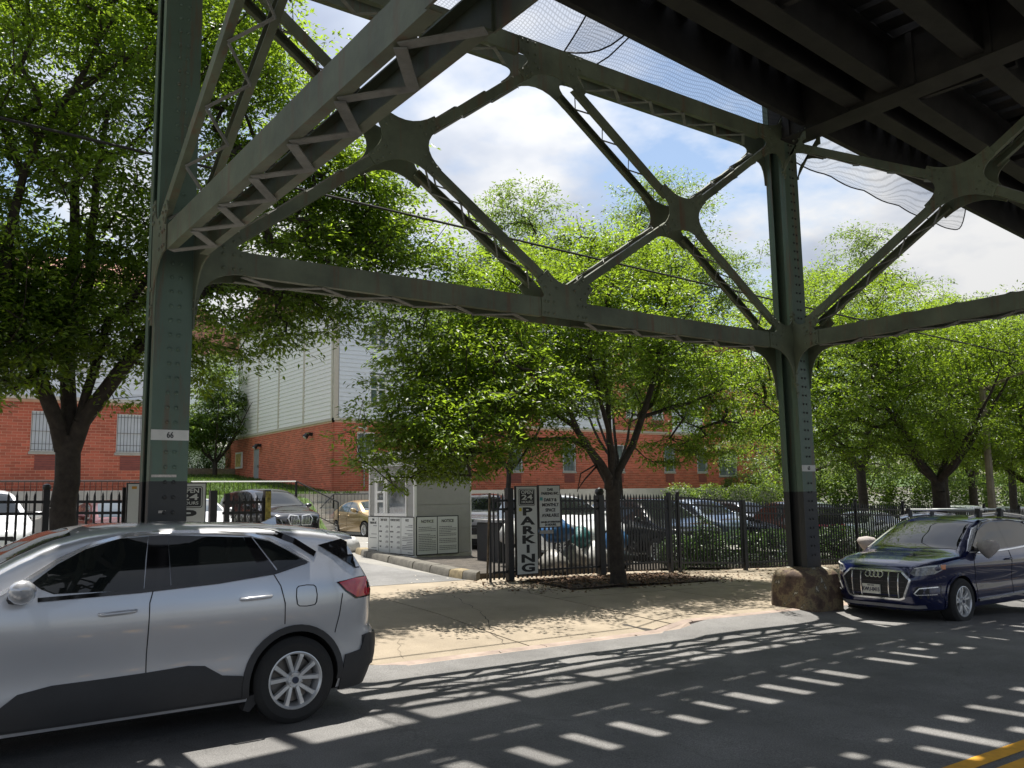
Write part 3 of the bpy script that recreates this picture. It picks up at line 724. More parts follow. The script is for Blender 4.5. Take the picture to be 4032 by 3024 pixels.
blocked.build('sun_blocking_planks', DECK, dk, 'stuff')  # planks added over the gaps to shape the sun streaks on the road
for n in (1.17, 1.78, 3.1, 4.1, 5.3, 6.6, 7.9, 9.4):
    b = MB(); dbox(b, -21, 46, n-.01, n+.01, 8.16, 8.94); dbox(b, -21, 46, n-.15, n+.15, 8.13, 8.16); dbox(b, -21, 46, n-.15, n+.15, 8.92, 8.95)
    b.build('stringer', DECKS, dk)
b = MB(); dbox(b, -21, 46, .17, .19, 8.2, 8.94); dbox(b, -21, 46, .13, .23, 8.17, 8.2); b.build('fascia_girder', DECKS, dk)
for k in range(16):
    s = -20+k*4.2
    for n in (1.78, 4.1, 6.6, 7.9):
        b = MB(); dbox(b, s, s+.1, n+.05, n+1.55, 8.22, 8.32); b.build('cross_brace', DECKS, dk)
for n in (1.2, 2.7, 5.2, 6.7): b = MB(); dbox(b, -21, 46, n-.035, n+.035, 9.28, 9.43); b.build('rail', mat('rail_steel', (.2, .13, .1), .5, metal=.6), dk)

# unseen shade caster on brackets above the deck edge, added to shade the road
caster = MB(); dbox(caster, -21, 46, -1.22, -.48, 10.6, 10.68); dbox(caster, -21, 46, -2.0, -1.9, 10.62, 10.74)
caster.build('shade_caster', DECKS, dk)
s = -21.0
while s < 46:
    b = MB(); dbox(b, s, s+.17, -2.0, -1.1, 10.6, 10.66); dbox(b, s, s+.1, -.75, -.6, 9.1, 10.6); dbox(b, s, s+.1, -.72, .3, 9.17, 9.27); b.build('shade_caster_bracket', DECKS, dk); s += 1.14
# safety netting hung between deck edge and truss
def net_fn_mat():
    m = bpy.data.materials.new('fine_netting'); m.use_nodes = True; t = m.node_tree; b = t.nodes['Principled BSDF']
    b.inputs['Base Color'].default_value = (.05, .05, .06, 1); b.inputs['Roughness'].default_value = .9
    tr = t.nodes.new('ShaderNodeBsdfTransparent'); mxs = t.nodes.new('ShaderNodeMixShader')
    tcn = t.nodes.new('ShaderNodeTexCoord'); w = t.nodes.new('ShaderNodeTexWave'); w.inputs['Scale'].default_value = 7; w.inputs['Distortion'].default_value = 1.2
    w2 = t.nodes.new('ShaderNodeTexWave'); w2.bands_direction = 'Y'; w2.inputs['Scale'].default_value = 7; w2.inputs['Distortion'].default_value = 1.2
    t.links.new(tcn.outputs['Object'], w.inputs['Vector']); t.links.new(tcn.outputs['Object'], w2.inputs['Vector'])
    mm = t.nodes.new('ShaderNodeMath'); mm.operation = 'MAXIMUM'; t.links.new(w.outputs['Fac'], mm.inputs[0]); t.links.new(w2.outputs['Fac'], mm.inputs[1])
    mr = t.nodes.new('ShaderNodeMapRange'); mr.inputs['From Min'].default_value = .6; mr.inputs['To Min'].default_value = .10; mr.inputs['To Max'].default_value = .40
    t.links.new(mm.outputs[0], mr.inputs[0]); t.links.new(mr.outputs[0], mxs.inputs[0]); t.links.new(tr.outputs[0], mxs.inputs[1]); t.links.new(b.outputs[0], mxs.inputs[2])
    t.links.new(mxs.outputs[0], t.nodes['Material Output'].inputs[0]); return m
NET = net_fn_mat(); ROPE = mat('black_rope', (.02, .02, .02), .8)
def net(corners, sag, label, ropes=((0, 0), (1, 0))):
    t = thing('safety_net', label, 'net'); A, B, C_, D_ = map(Vector, corners); nu, nv = 28, 8; V = []
    for i in range(nu+1):
        for j in range(nv+1):
            u, v = i/nu, j/nv; p = A.lerp(B, u).lerp(D_.lerp(C_, u), v)
            p = p+Vector((0, 0, -sag*math.sin(math.pi*v)*(1+.25*math.sin(6*math.pi*u)) - .06*abs(math.sin(5*math.pi*u))*(1-v)))
            V.append(p)
    F_ = [(i*(nv+1)+j, (i+1)*(nv+1)+j, (i+1)*(nv+1)+j+1, i*(nv+1)+j+1) for i in range(nu) for j in range(nv)]
    MB().add(V, F_).build('netting', NET, t, smooth=True)
    for j in (0, nv): MB().tube([V[i*(nv+1)+j] for i in range(nu+1)], .013, 5).build('edge_rope', ROPE, t)
    for i in (0, nu): MB().tube([V[i*(nv+1)+j] for j in range(nv+1)], .013, 5).build('edge_rope', ROPE, t)
    return t
net(((7.6, 9.15, 8.25), (12.4, 9.15, 8.25), (12.4, 8.7, 8.9), (7.6, 8.25, 8.9)), .05, 'fine black net stretched between the truss chord and the deck edge above the driveway')
net(((4.6, 9.15, 8.26), (7.6, 9.15, 8.25), (8.5, 8.1, 8.9), (4.6, 7.9, 8.9)), .32, 'sagging black net with thick rope edges near the top centre')
net(((12.95, 9.3, 7.9), (20.0, 9.9, 7.9), (20.0, 9.5, 8.9), (12.95, 8.9, 8.9)), .35, 'black net hanging below the deck edge to the right of column 65')
tag(MB().tube([(8.7, 8.55, 8.9), (8.55, 8.75, 8.6), (8.3, 8.95, 8.3), (8.2, 9.1, 8.22)], .012, 5).build('frayed_rope', ROPE), 'loose frayed rope end dangling from the deck edge through the net', 'rope')
# overhead service cable
cpts = [(-6 + i*2.0, 11.0, 6.42-.0315*(i*2.0)+.0009*(i-8)**2) for i in range(18)]
tag(MB().tube(cpts, .018, 6).build('overhead_cable', ROPE), 'thin black overhead cable sloping across the trees behind the truss', 'cable')
# street lamp at right
lp = thing('street_lamp', 'pale weathered octagonal lamp post with a bracket arm, right of column 65', 'street lamp')
g0 = ground(25.0, 12.0)
LP = mat('lamp_post_paint', (.27, .23, .17), .7, var=.25, vscale=5, bump=.2)
MB().tube([(25.0, 12.0, g0), (25.0, 12.0, 4.72)], [.12, .085], 8).build('pole', LP, lp)
MB().tube([(25.0, 12.0, 4.62), (25.0, 11.1, 4.95), (25.0, 9.6, 5.3)], [.05, .045, .04], 8).build('arm', LP, lp)
MB().box(24.88, 25.12, 11.88, 12.12, g0, g0+.3).build('base', LP, lp)

# ------------------------------------------------------------------ cars
RUB = mat('tyre_rubber', (.022, .022, .022), .85, var=.15, vscale=20)
BLKP = mat('black_plastic', (.035, .035, .037), .6, var=.08, vscale=8)
GLO = mat('gloss_black', (.006, .006, .007), .05, var=0, spec=.6)
CARG = mat('tinted_car_glass', (.010, .012, .012), .02, var=0, spec=.55)
CARGL = mat('clear_car_glass', (.03, .04, .042), .02, var=0, spec=1.0, coat=1.0)
CHR = mat('chrome', (.78, .78, .79), .2, metal=.75, var=0)
ALLOY = mat('alloy_rim', (.66, .67, .68), .34, metal=.55, var=.02)
WELL = mat('wheel_well', (.012, .012, .012), .9)
SEAM = mat('panel_gap', (.010, .010, .011), .8)
TAILR = mat('tail_lamp_red', (.60, .015, .035), .08, var=.3, vscale=9, coat=1)
HEADL = mat('head_lamp', (.22, .23, .25), .06, var=.7, vscale=22, coat=1)
AMB = mat('amber_lens', (.65, .14, .02), .15, coat=1)
PLT = mat('licence_plate', (.68, .66, .58), .5)
BRK = mat('brake_disc', (.18, .17, .16), .4, metal=.8)
def paint(name, c, metal=.6, rough=.32): return mat(name, c, rough, metal=metal, var=.015, vscale=2, coat=1.0)

class Car:
    def __init__(s, spec): s.__dict__.update(spec); s.xm = (s.xf+s.xr)/2; s.hl = (s.xf-s.xr)/2
    def P(s, x0):
        u = (x0-s.xm)/s.hl; n = s.nf if u > 0 else s.nr; return max(0.0, 1-abs(u)**n)**(1/n)
    def W(s, x0, z): return lerp_tab(s.w, z)*s.P(x0)
    def shift(s, x0, z):
        u = (x0-s.xm)/s.hl
        return -lerp_tab(s.fs, z)*u**8 if u > 0 else lerp_tab(s.rs, z)*abs(u)**8
    def top(s, x0): return lerp_tab(s.zt, x0)
    def ring(s, x0, nz, na):
        zt = s.top(x0); r = min(s.r, (zt-s.zb)*.4); z1 = zt-r; pts = [(0, s.zb)]
        pts.append((s.W(x0, s.zb)*.9, s.zb))
        for k in range(nz+1):
            z = s.zb+.03+(z1-s.zb-.03)*k/nz; pts.append((s.W(x0, z), z))
        Wt = s.W(x0, z1)
        for k in range(1, na+1):
            a = math.pi/2*k/na; pts.append((Wt*math.cos(a)**(2/s.n), z1+r*math.sin(a)**(2/s.n)))
        pts[-1] = (0, zt); return pts
    def spt(s, x0, z, off=0, side=1):
        zt = s.top(x0); r = min(s.r, (zt-s.zb)*.4); z1 = zt-r; w = s.W(x0, min(z, z1))
        if z > z1: w *= max(0, 1-min(1, (z-z1)/r)**s.n)**(1/s.n)
        return (x0+s.shift(x0, z), side*(w+off), z)
    def tpt(s, x0, y, off=0):
        def f(xx):
            zt = s.top(xx); r = min(s.r, (zt-s.zb)*.4); w = max(.01, s.W(xx, zt-r)); return zt-r+r*max(0, 1-min(1, abs(y)/w)**s.n)**(1/s.n)
        z = f(x0); g = (f(x0+.03)-f(x0-.03))/.06; L_ = math.sqrt(1+g*g)
        return (x0+s.shift(x0, z)-off*g/L_, y, z+off/L_)
    def fpt(s, y, z, off=0, front=True):
        n = s.nf if front else s.nr; w = lerp_tab(s.w, z); u = max(0, 1-min(1, abs(y)/w)**n)**(1/n)*(1 if front else -1)
        x0 = s.xm+u*s.hl; return (x0+s.shift(x0, z)+(off if front else -off), y, z)
def decal(poly, fn, thick, m, name, parent, step=.09, inner=-.01, smooth=30):
    """polygon laid on a curved body surface with real thickness"""
    bm = bmesh.new(); vs_ = [bm.verts.new((p[0], p[1], 0)) for p in poly]; bm.faces.new(vs_)
    for ax in (0, 1):
        lo, hi = min(p[ax] for p in poly), max(p[ax] for p in poly); c = lo+step
        while c < hi-.02:
            no = (1, 0, 0) if ax == 0 else (0, 1, 0)
            bmesh.ops.bisect_plane(bm, geom=bm.verts[:]+bm.edges[:]+bm.faces[:], plane_co=(c if ax == 0 else 0, c if ax == 1 else 0, 0), plane_no=no); c += step
    bmesh.ops.triangulate(bm, faces=[f for f in bm.faces if len(f.verts) > 4])
    bm.verts.index_update(); V = [(v.co.x, v.co.y) for v in bm.verts]; F = [tuple(v.index for v in f.verts) for f in bm.faces]
    bd = [(e.verts[0].index, e.verts[1].index) for e in bm.edges if e.is_boundary]; bm.free(); k = len(V)
    b = MB(); b.add([fn(x, y, thick) for x, y in V]+[fn(x, y, inner) for x, y in V], F+[tuple(i+k for i in reversed(f)) for f in F]+[(i, j, j+k, i+k) for i, j in bd])
    return b.build(name, m, parent, smooth=smooth)
def strip(pts, fn, w, thick, m, name, parent, sub=6):
    P_ = []
    for (a, b) in zip(pts, pts[1:]):
        for k in range(sub): P_.append((a[0]+(b[0]-a[0])*k/sub, a[1]+(b[1]-a[1])*k/sub))
    P_.append(pts[-1]); L_ = []; R_ = []
    for i, p in enumerate(P_):
        a, b = P_[max(0, i-1)], P_[min(len(P_)-1, i+1)]; d = Vector((b[0]-a[0], b[1]-a[1])).normalized()
        L_.append((p[0]-d.y*w/2, p[1]+d.x*w/2)); R_.append((p[0]+d.y*w/2, p[1]-d.x*w/2))
    b = MB(); n = len(P_); V = [fn(*q, thick) for q in L_]+[fn(*q, thick) for q in R_]+[fn(*q, -.008) for q in L_]+[fn(*q, -.008) for q in R_]; F = []
    for i in range(n-1): F += [(i, i+1, n+i+1, n+i), (2*n+i, 2*n+i+1, i+1, i), (n+i, n+i+1, 3*n+i+1, 3*n+i)]
    return b.add(V, F).build(name, m, parent, smooth=40)
def wheel(parent, x, y, side, R, rr, wd, style, lite=False):
    """tyre > (rim > spokes...) kept as wheel > tyre/rim parts of the car"""
    n = 20 if lite else 48
    o = thing('wheel', None, None); o.parent = parent; o.location = (x, y, R); s = side
    if s < 0: o.rotation_euler = (0, 0, math.pi)
    b = MB(); h = wd/2
    b.lathe([(rr-.005, -h), (rr+.02, -h-.006), (R-.05, -h-.012), (R-.018, -h+.005), (R, -h+.03), (R, h-.03), (R-.018, h-.005), (R-.05, h+.012), (rr+.02, h+.006), (rr-.005, h), (rr-.005, h-.02)], axis='Y', n=n)
    b.build('tyre', RUB, o, smooth=35)
    b = MB(); b.lathe([(rr+.004, h+.0), (rr-.008, h+.004), (rr-.022, h-.012), (rr-.03, h-.06), (rr-.04, -h+.02), (.02, -h+.02)], axis='Y', n=n); b.mi_(0)
    sp = style['n']; hub = .055
    for i in range(sp):
        base = 2*math.pi*i/sp + style.get('rot', .3)
        for da in style['pair']:
            a0 = base+da*.35; a1 = base+da
            p0 = Vector((math.cos(a0)*hub*.8, 0, math.sin(a0)*hub*.8)); p1 = Vector((math.cos(a1)*(rr-.018), 0, math.sin(a1)*(rr-.018)))
            d = (p1-p0).normalized(); nn = Vector((-d.z, 0, d.x)); w0, w1 = style['w']
            jit = .0011*i+.0005*(da > 0); y0, y1 = h-.036+jit, h-.018+jit
            V = []
            for (p, w, yy) in ((p0, w0, y0), (p0.lerp(p1, .8), (w0+w1)/2, y1), (p1, w1, y1-.004)):
                V += [p-nn*w/2+Vector((0, yy-.03, 0)), p+nn*w/2+Vector((0, yy-.03, 0)), p+nn*w*.36+Vector((0, yy, 0)), p-nn*w*.36+Vector((0, yy, 0))]
            F = [];
            for k in (0, 4): F += [(k+i2, k+(i2+1) % 4, k+4+(i2+1) % 4, k+4+i2) for i2 in range(4)]
            F += [(0, 1, 2, 3), (11, 10, 9, 8)]; b.add(V, F)
    b.cyl((0, h-.028, 0), (0, 1, 0), hub+.018, .035, 20, hub+.005)
    b.build('rim', ALLOY, o, smooth=30)
    b = MB(); b.cyl((0, h-.006, 0), (0, 1, 0), .028, .012, 18); b.build('centre_cap', mat('cap_dark', (.03, .04, .07), .3), o)
    if not lite:
        b = MB(); b.cyl((0, h-.10, 0), (0, 1, 0), rr-.05, .012, 32); b.build('brake_disc', BRK, o)
        b = MB()
        for i in range(5):
            a = 2*math.pi*i/5+.9; b.cyl((math.cos(a)*.052, h-.008, math.sin(a)*.052), (0, 1, 0), .0095, .02, 8)
        b.build('wheel_nuts', CHR, o)
        b = MB(); b.cyl((0, h-.13, 0), (0, 1, 0), rr-.03, .01, 32); b.build('backing_plate', WELL, o)
    else:
        b = MB(); b.cyl((0, h-.08, 0), (0, 1, 0), rr-.03, .01, 20); b.build('backing_plate', WELL, o)
    return o
ST5 = dict(n=5, pair=(-.30, .30), w=(.036, .050), rot=.314); ST5T = dict(n=5, pair=(-.2, .2), w=(.045, .055), rot=.2); ST10 = dict(n=10, pair=(0,), w=(.03, .04))
def cutbody(o, axles, Ra, R, mats, inner=.56):
    cut = MB()
    for x in axles:
        for s in (-1, 1): cut.cyl((x, s*(inner+.6), R), (0, 1, 0), Ra, 1.2, 40)
    me = cut.mesh('cutter', None); bm = bmesh.new(); bm.from_mesh(me); bmesh.ops.triangulate(bm, faces=bm.faces); bm.to_mesh(me); bm.free(); co = bpy.data.objects.new('cutter', me); COL.objects.link(co); co.matrix_world = o.matrix_world
    md = o.modifiers.new('b', 'BOOLEAN'); md.operation = 'DIFFERENCE'; md.object = co; md.solver = 'EXACT'
    dg = bpy.context.evaluated_depsgraph_get(); nm = bpy.data.meshes.new_from_object(o.evaluated_get(dg)); o.modifiers.clear()
    o.data = nm; bpy.data.objects.remove(co); nm.materials.clear()
    for m_ in mats: nm.materials.append(m_)
    for p in nm.polygons:
        c = p.center; idx = 0
        for x in axles:
            d = math.hypot(c.x-x, c.z-R)
            if (abs(d-Ra) < .02 and abs(p.normal.y) < .3) or (d < Ra and abs(abs(c.y)-inner) < .02): idx = 1
        if c.z < .24 and p.normal.z < -.5: idx = 1
        p.material_index = idx; p.use_smooth = True
    nm.set_sharp_from_angle(angle=rad(34))
def build_car(name, label, cat, spec, loc, rotz, pm, full=False, pitch=0, group=None):
    c = Car(spec); root = thing(name, label, cat, (0, 0, 0), 0, group)
    ns, nz, na = (96, 16, 12) if full else (46, 9, 6)
    us = [math.copysign(abs(math.sin(math.pi/2*v))**.8, v) for v in [-1+2*i/ns for i in range(ns+1)]]
    us = sorted(set([round(min(1, max(-1, u)), 5) for u in us] + [-.9995, -.995, .995, .9995]))
    V = []; F = []; rings = []
    for u in us:
        x0 = c.xm+u*c.hl; h = c.ring(x0, nz, na); full_r = h+[(-y, z) for y, z in h[-2:0:-1]]
        for (y, z) in full_r: V.append((x0+c.shift(x0, z), y, z))
    m = len(full_r)
    for i in range(len(us)-1):
        for k in range(m): F.append((i*m+k, i*m+(k+1) % m, (i+1)*m+(k+1) % m, (i+1)*m+k))
    me = bpy.data.meshes.new('body'); me.from_pydata(V, [], F); bm = bmesh.new(); bm.from_mesh(me)
    bmesh.ops.remove_doubles(bm, verts=bm.verts, dist=2e-4); bmesh.ops.dissolve_degenerate(bm, edges=bm.edges, dist=1e-5)
    bmesh.ops.triangulate(bm, faces=bm.faces); bmesh.ops.recalc_face_normals(bm, faces=bm.faces); bm.to_mesh(me); bm.free(); me.materials.append(pm)
    body = link_mesh('body', me, None, root)
    cutbody(body, (c.ax_f, c.ax_r), c.Ra, c.R, [pm, WELL])
    S = lambda side: (lambda x, z, o: c.spt(x, z, o, side))
    T = lambda x, y, o: c.tpt(x, y, o); Fr = lambda y, z, o: c.fpt(y, z, o, True); Rr = lambda y, z, o: c.fpt(y, z, o, False)
    for ax, yy in ((c.ax_f, c.track), (c.ax_r, c.track)):
        for s in (1, -1): wheel(root, ax, yy*s, s, c.R, c.rr, c.wd, c.style, lite=not full)
    for s in (1, -1):
        for w in c.windows: decal(w, S(s), .006, CARG if full or c.dark else CARGL, 'side_window', root)
        for w in c.pillars: decal(w, S(s), .0045, GLO, 'door_pillar', root)
        if c.trimline: strip(c.trimline, S(s), .024, .016, c.trim_m, 'window_trim', root)
        if c.arch:
            for ax in (c.ax_f, c.ax_r):
                strip([(ax+(c.Ra+.012)*math.cos(rad(a)), c.R+(c.Ra+.012)*math.sin(rad(a))) for a in range(-12, 193, 9)], S(s), c.arch, .018, BLKP if c.arch > .04 else pm, 'arch_trim', root, sub=2)
        for g in c.gaps: strip(g, S(s), .007, .0035, SEAM, 'panel_gap', root)
        for g in c.clad: decal(g, S(s), .012, BLKP, 'door_cladding', root)
        for (h0, h1) in c.handles:
            b = MB(); p0, p1 = Vector(c.spt(*h0, .035, s)), Vector(c.spt(*h1, .035, s)); q0, q1 = Vector(c.spt(*h0, 0, s)), Vector(c.spt(*h1, 0, s))
            b.tube([q0, p0+(p1-p0)*.08, p0.lerp(p1, .3), p0.lerp(p1, .7), p0+(p1-p0)*.92, q1], [.013, .015, .017, .017, .015, .013], 10)
            b.build('door_handle', pm, root, smooth=60)
        for l in c.tails: decal(l, S(s), .010, TAILR, 'tail_lamp', root, .06)
        mx_, mz = c.mirror; p = Vector(c.spt(mx_, mz, 0, s))
        b = MB(); ctr = p+Vector((-.02, s*.17, .04)); prof = []
        for (u, k1, k2) in ((-.125, .0, .0), (-.115, .9, .7), (-.06, 1.4, 1.0), (0, 1.55, 1.05), (.08, 1.4, .95), (.125, .9, .6), (.135, 0, 0)):
            for q in range(12):
                a = 2*math.pi*q/12; prof.append((ctr.x+.06*k1*math.cos(a)+(.02*u/.115), ctr.y+s*u, ctr.z+.082*k2*math.sin(a)+.02*(u/.115)))
        FF = [(i*12+q, i*12+(q+1) % 12, (i+1)*12+(q+1) % 12, (i+1)*12+q) for i in range(6) for q in range(12)]
        b.add(prof, FF); b.build('wing_mirror', c.mir_m or pm, root, smooth=True)
        MB().tube([p+Vector((.02, 0, -.02)), ctr+Vector((0, -s*.05, -.04))], [.04, .03], 8).build('mirror_stalk', BLKP, root)
    decal(c.ws, T, .006, CARG if c.dark else CARGL, 'windscreen', root, .08); decal(c.rwin, T, .008, CARG, 'rear_window', root, .05)
    root.location = loc; root.rotation_euler = (0, pitch, rotz)
    return root, c, S, T, Fr, Rr
base = dict(n=2.7, arch=0, clad=[], gaps=[], handles=[], tails=[], pillars=[], trimline=None, trim_m=GLO, mir_m=None, dark=False, style=ST5T)

# --- silver crossover, nearest thing in the picture
esc = dict(base, xr=-2.27, xf=2.31, nf=4.5, nr=5.5, r=.11, zb=.20, track=.80, R=.352, rr=.235, wd=.225, Ra=.415, ax_f=1.355, ax_r=-1.355, style=ST5, dark=True,
    w=[(.2, .86), (.33, .905), (.45, .915), (.58, .905), (.70, .908), (.85, .922), (1.0, .925), (1.12, .905), (1.22, .872), (1.32, .838), (1.45, .785), (1.58, .735), (1.7, .69)],
    zt=[(-2.27, .70), (-2.25, .98), (-2.20, 1.10), (-2.12, 1.20), (-2.02, 1.33), (-1.935, 1.45), (-1.90, 1.54), (-1.80, 1.585), (-1.55, 1.625), (-1.2, 1.655), (-.8, 1.672), (-.35, 1.685), (0, 1.685), (.25, 1.66), (.5, 1.60), (.75, 1.49), (1.0, 1.35), (1.25, 1.19), (1.42, 1.12), (1.7, 1.08), (2.0, 1.0), (2.2, .90), (2.27, .82), (2.31, .7)],
    fs=[(.2, .10), (.35, .03), (.5, 0), (.7, .01), (.85, .05), (1.0, .1)], rs=[(.2, .12), (.38, .03), (.55, 0), (.66, .01), (.72, .06), (.95, .05), (1.1, .03), (1.5, 0)],
    windows=[[(.577, 1.235), (.496, 1.198), (-.124, 1.185), (-.147, 1.403), (-.178, 1.585), (.038, 1.575), (.279, 1.505), (.474, 1.405), (.637, 1.285)],
             [(-.33, 1.195), (-1.024, 1.241), (-1.03, 1.312), (-.936, 1.548), (-.329, 1.588)], [(-1.207, 1.264), (-1.469, 1.318), (-1.295, 1.43), (-1.156, 1.505), (-1.019, 1.54)]],
    pillars=[[(-.128, 1.184), (-.326, 1.192), (-.327, 1.59), (-.181, 1.587)], [(-1.028, 1.243), (-1.196, 1.256), (-1.005, 1.546), (-.94, 1.55)]],
    trimline=[(1.05, 1.14), (.85, 1.215), (.668, 1.315), (.471, 1.435), (.215, 1.548), (-.031, 1.603), (-.263, 1.615), (-.70, 1.603), (-.99, 1.57), (-1.155, 1.525), (-1.295, 1.445), (-1.50, 1.325)], trim_m=CHR,
    arch=.055, clad=[[(.93, .33), (.93, .39), (.8, .446), (.699, .52), (.484, .554), (.141, .557), (-.161, .563), (-.467, .576), (-.6, .56), (-.738, .47), (-.90, .445), (-.93, .40), (-.95, .26), (-.17, .26), (.95, .26)]],
    gaps=[[(-.195, 1.177), (-.167, 1.082), (-.156, .697), (-.161, .30)], [(-1.15, 1.26), (-1.217, 1.137), (-1.25, .993), (-1.252, .82)], [(1.0, 1.12), (1.03, .9), (.98, .6), (.93, .3)],
          [(-1.375, 1.122), (-1.45, 1.128), (-1.515, 1.122), (-1.535, 1.105), (-1.545, 1.04), (-1.538, .98), (-1.52, .958), (-1.45, .952), (-1.38, .958), (-1.36, .975), (-1.352, 1.04), (-1.358, 1.105), (-1.375, 1.122)], [(-1.80, 1.03), (-1.77, .85), (-1.73, .70)]],
    handles=[((.19, 1.026), (-.069, 1.035)), ((-.873, 1.054), (-1.133, 1.061))], mirror=(.74, 1.20),
    tails=[[(-1.767, 1.125), (-1.95, 1.15), (-2.2, 1.155), (-2.215, .99), (-1.961, .985), (-1.842, 1.052)]],
    ws=[(1.20, -.62), (1.20, .62), (1.24, 0)][:0] or [(.36, -.60), (.8, -.66), (1.2, -.70), (1.30, 0), (1.2, .70), (.8, .66), (.36, .60), (.30, 0)], rwin=[(-1.95, -.60), (-2.16, -.66), (-2.18, 0), (-2.16, .66), (-1.95, .60), (-1.945, 0)])
SIL = paint('silver_car_paint', (.60, .61, .64), .5, .30)
car, c, S, T, Fr, Rr = build_car('parked_car', 'silver crossover with black side cladding parked at the kerb in the left foreground', 'car', esc, (1.535, 8.11, 0), math.pi, SIL, full=True)
for s in (1, -1):
    strip([(.60, 1.165), (-.106, 1.178), (-.7, 1.205), (-1.181, 1.25), (-1.47, 1.32)], S(s), .028, .014, GLO, 'belt_moulding', car)
    decal([(-1.80, .205), (-1.80, .33), (-1.83, .50), (-2.0, .52), (-2.06, .645), (-2.24, .65), (-2.262, .5), (-2.25, .205)], S(s), .018, BLKP, 'rear_bumper', car)
    strip([(-1.05, 1.60), (-1.2, 1.575), (-1.38, 1.50), (-1.56, 1.38)], S(s), .05, .006, GLO, 'roof_trim', car)
    decal([(-1.13, .30), (-.96, .27), (-.93, .16), (-.98, .14)], S(s), .0, BLKP, 'mud_flap', car, inner=-.12)
    decal([(-1.60, 1.455), (-1.84, 1.50), (-1.90, 1.47), (-2.0, 1.33), (-2.07, 1.235), (-1.96, 1.235)], S(s), .008, GLO, 'rear_quarter_glass', car, .06)
    strip([(.95, .265), (-.1, .262), (-.94, .262)], S(s), .012, .02, BLKP, 'sill_edge', car)
    decal([(-2.0, 1.16), (-2.22, 1.165), (-2.24, .975), (-1.95, .97), (-1.83, 1.045), (-1.745, 1.13)], S(s), .006, GLO, 'lamp_surround', car, .06)
decal([(-.79, .36), (-.79, .64), (.79, .64), (.79, .36)], Rr, .025, BLKP, 'bumper_panel', car)
decal([(-.5, 1.0), (-.5, 1.07), (.5, 1.07), (.5, 1.0)], Rr, .012, SIL, 'tailgate_trim', car)
b = MB()   # roof spoiler
pr_ = [(-1.72, 1.605), (-1.93, 1.572), (-2.02, 1.545), (-2.022, 1.535), (-1.93, 1.535), (-1.74, 1.56)]
for y0, y1 in ((-.66, .66),):
    V = [];
    for y, k in ((-.69, .0), (-.66, .75), (-.5, 1), (0, 1.12), (.5, 1), (.66, .75), (.69, .0)):
        for (x, z) in pr_: V.append((-1.72+(x+1.72)*(.45+.55*k), y, z-.045*abs(y/.66)**3))
    F = [(i*6+q, i*6+(q+1) % 6, (i+1)*6+(q+1) % 6, (i+1)*6+q) for i in range(6) for q in range(6)]+[tuple(range(6)), tuple(range(41, 35, -1))]
    b.add(V, F)
b.build('roof_spoiler', SIL, car, smooth=50)
MB().add([(.0, -.02, 1.68), (.0, .02, 1.68), (-.14, -.012, 1.685), (-.14, .012, 1.685), (-.12, 0, 1.745), (-.15, 0, 1.74)], [(0, 1, 4), (0, 4, 5, 2), (1, 3, 5, 4), (2, 5, 3)])
b = MB(); b.add([(-1.35, -.02, 1.64), (-1.35, .02, 1.64), (-1.5, -.014, 1.625), (-1.5, .014, 1.625), (-1.49, 0, 1.70), (-1.46, 0, 1.695)], [(0, 1, 5), (0, 5, 4, 2), (1, 3, 4, 5), (2, 4, 3)]); b.build('antenna_fin', SIL, car)

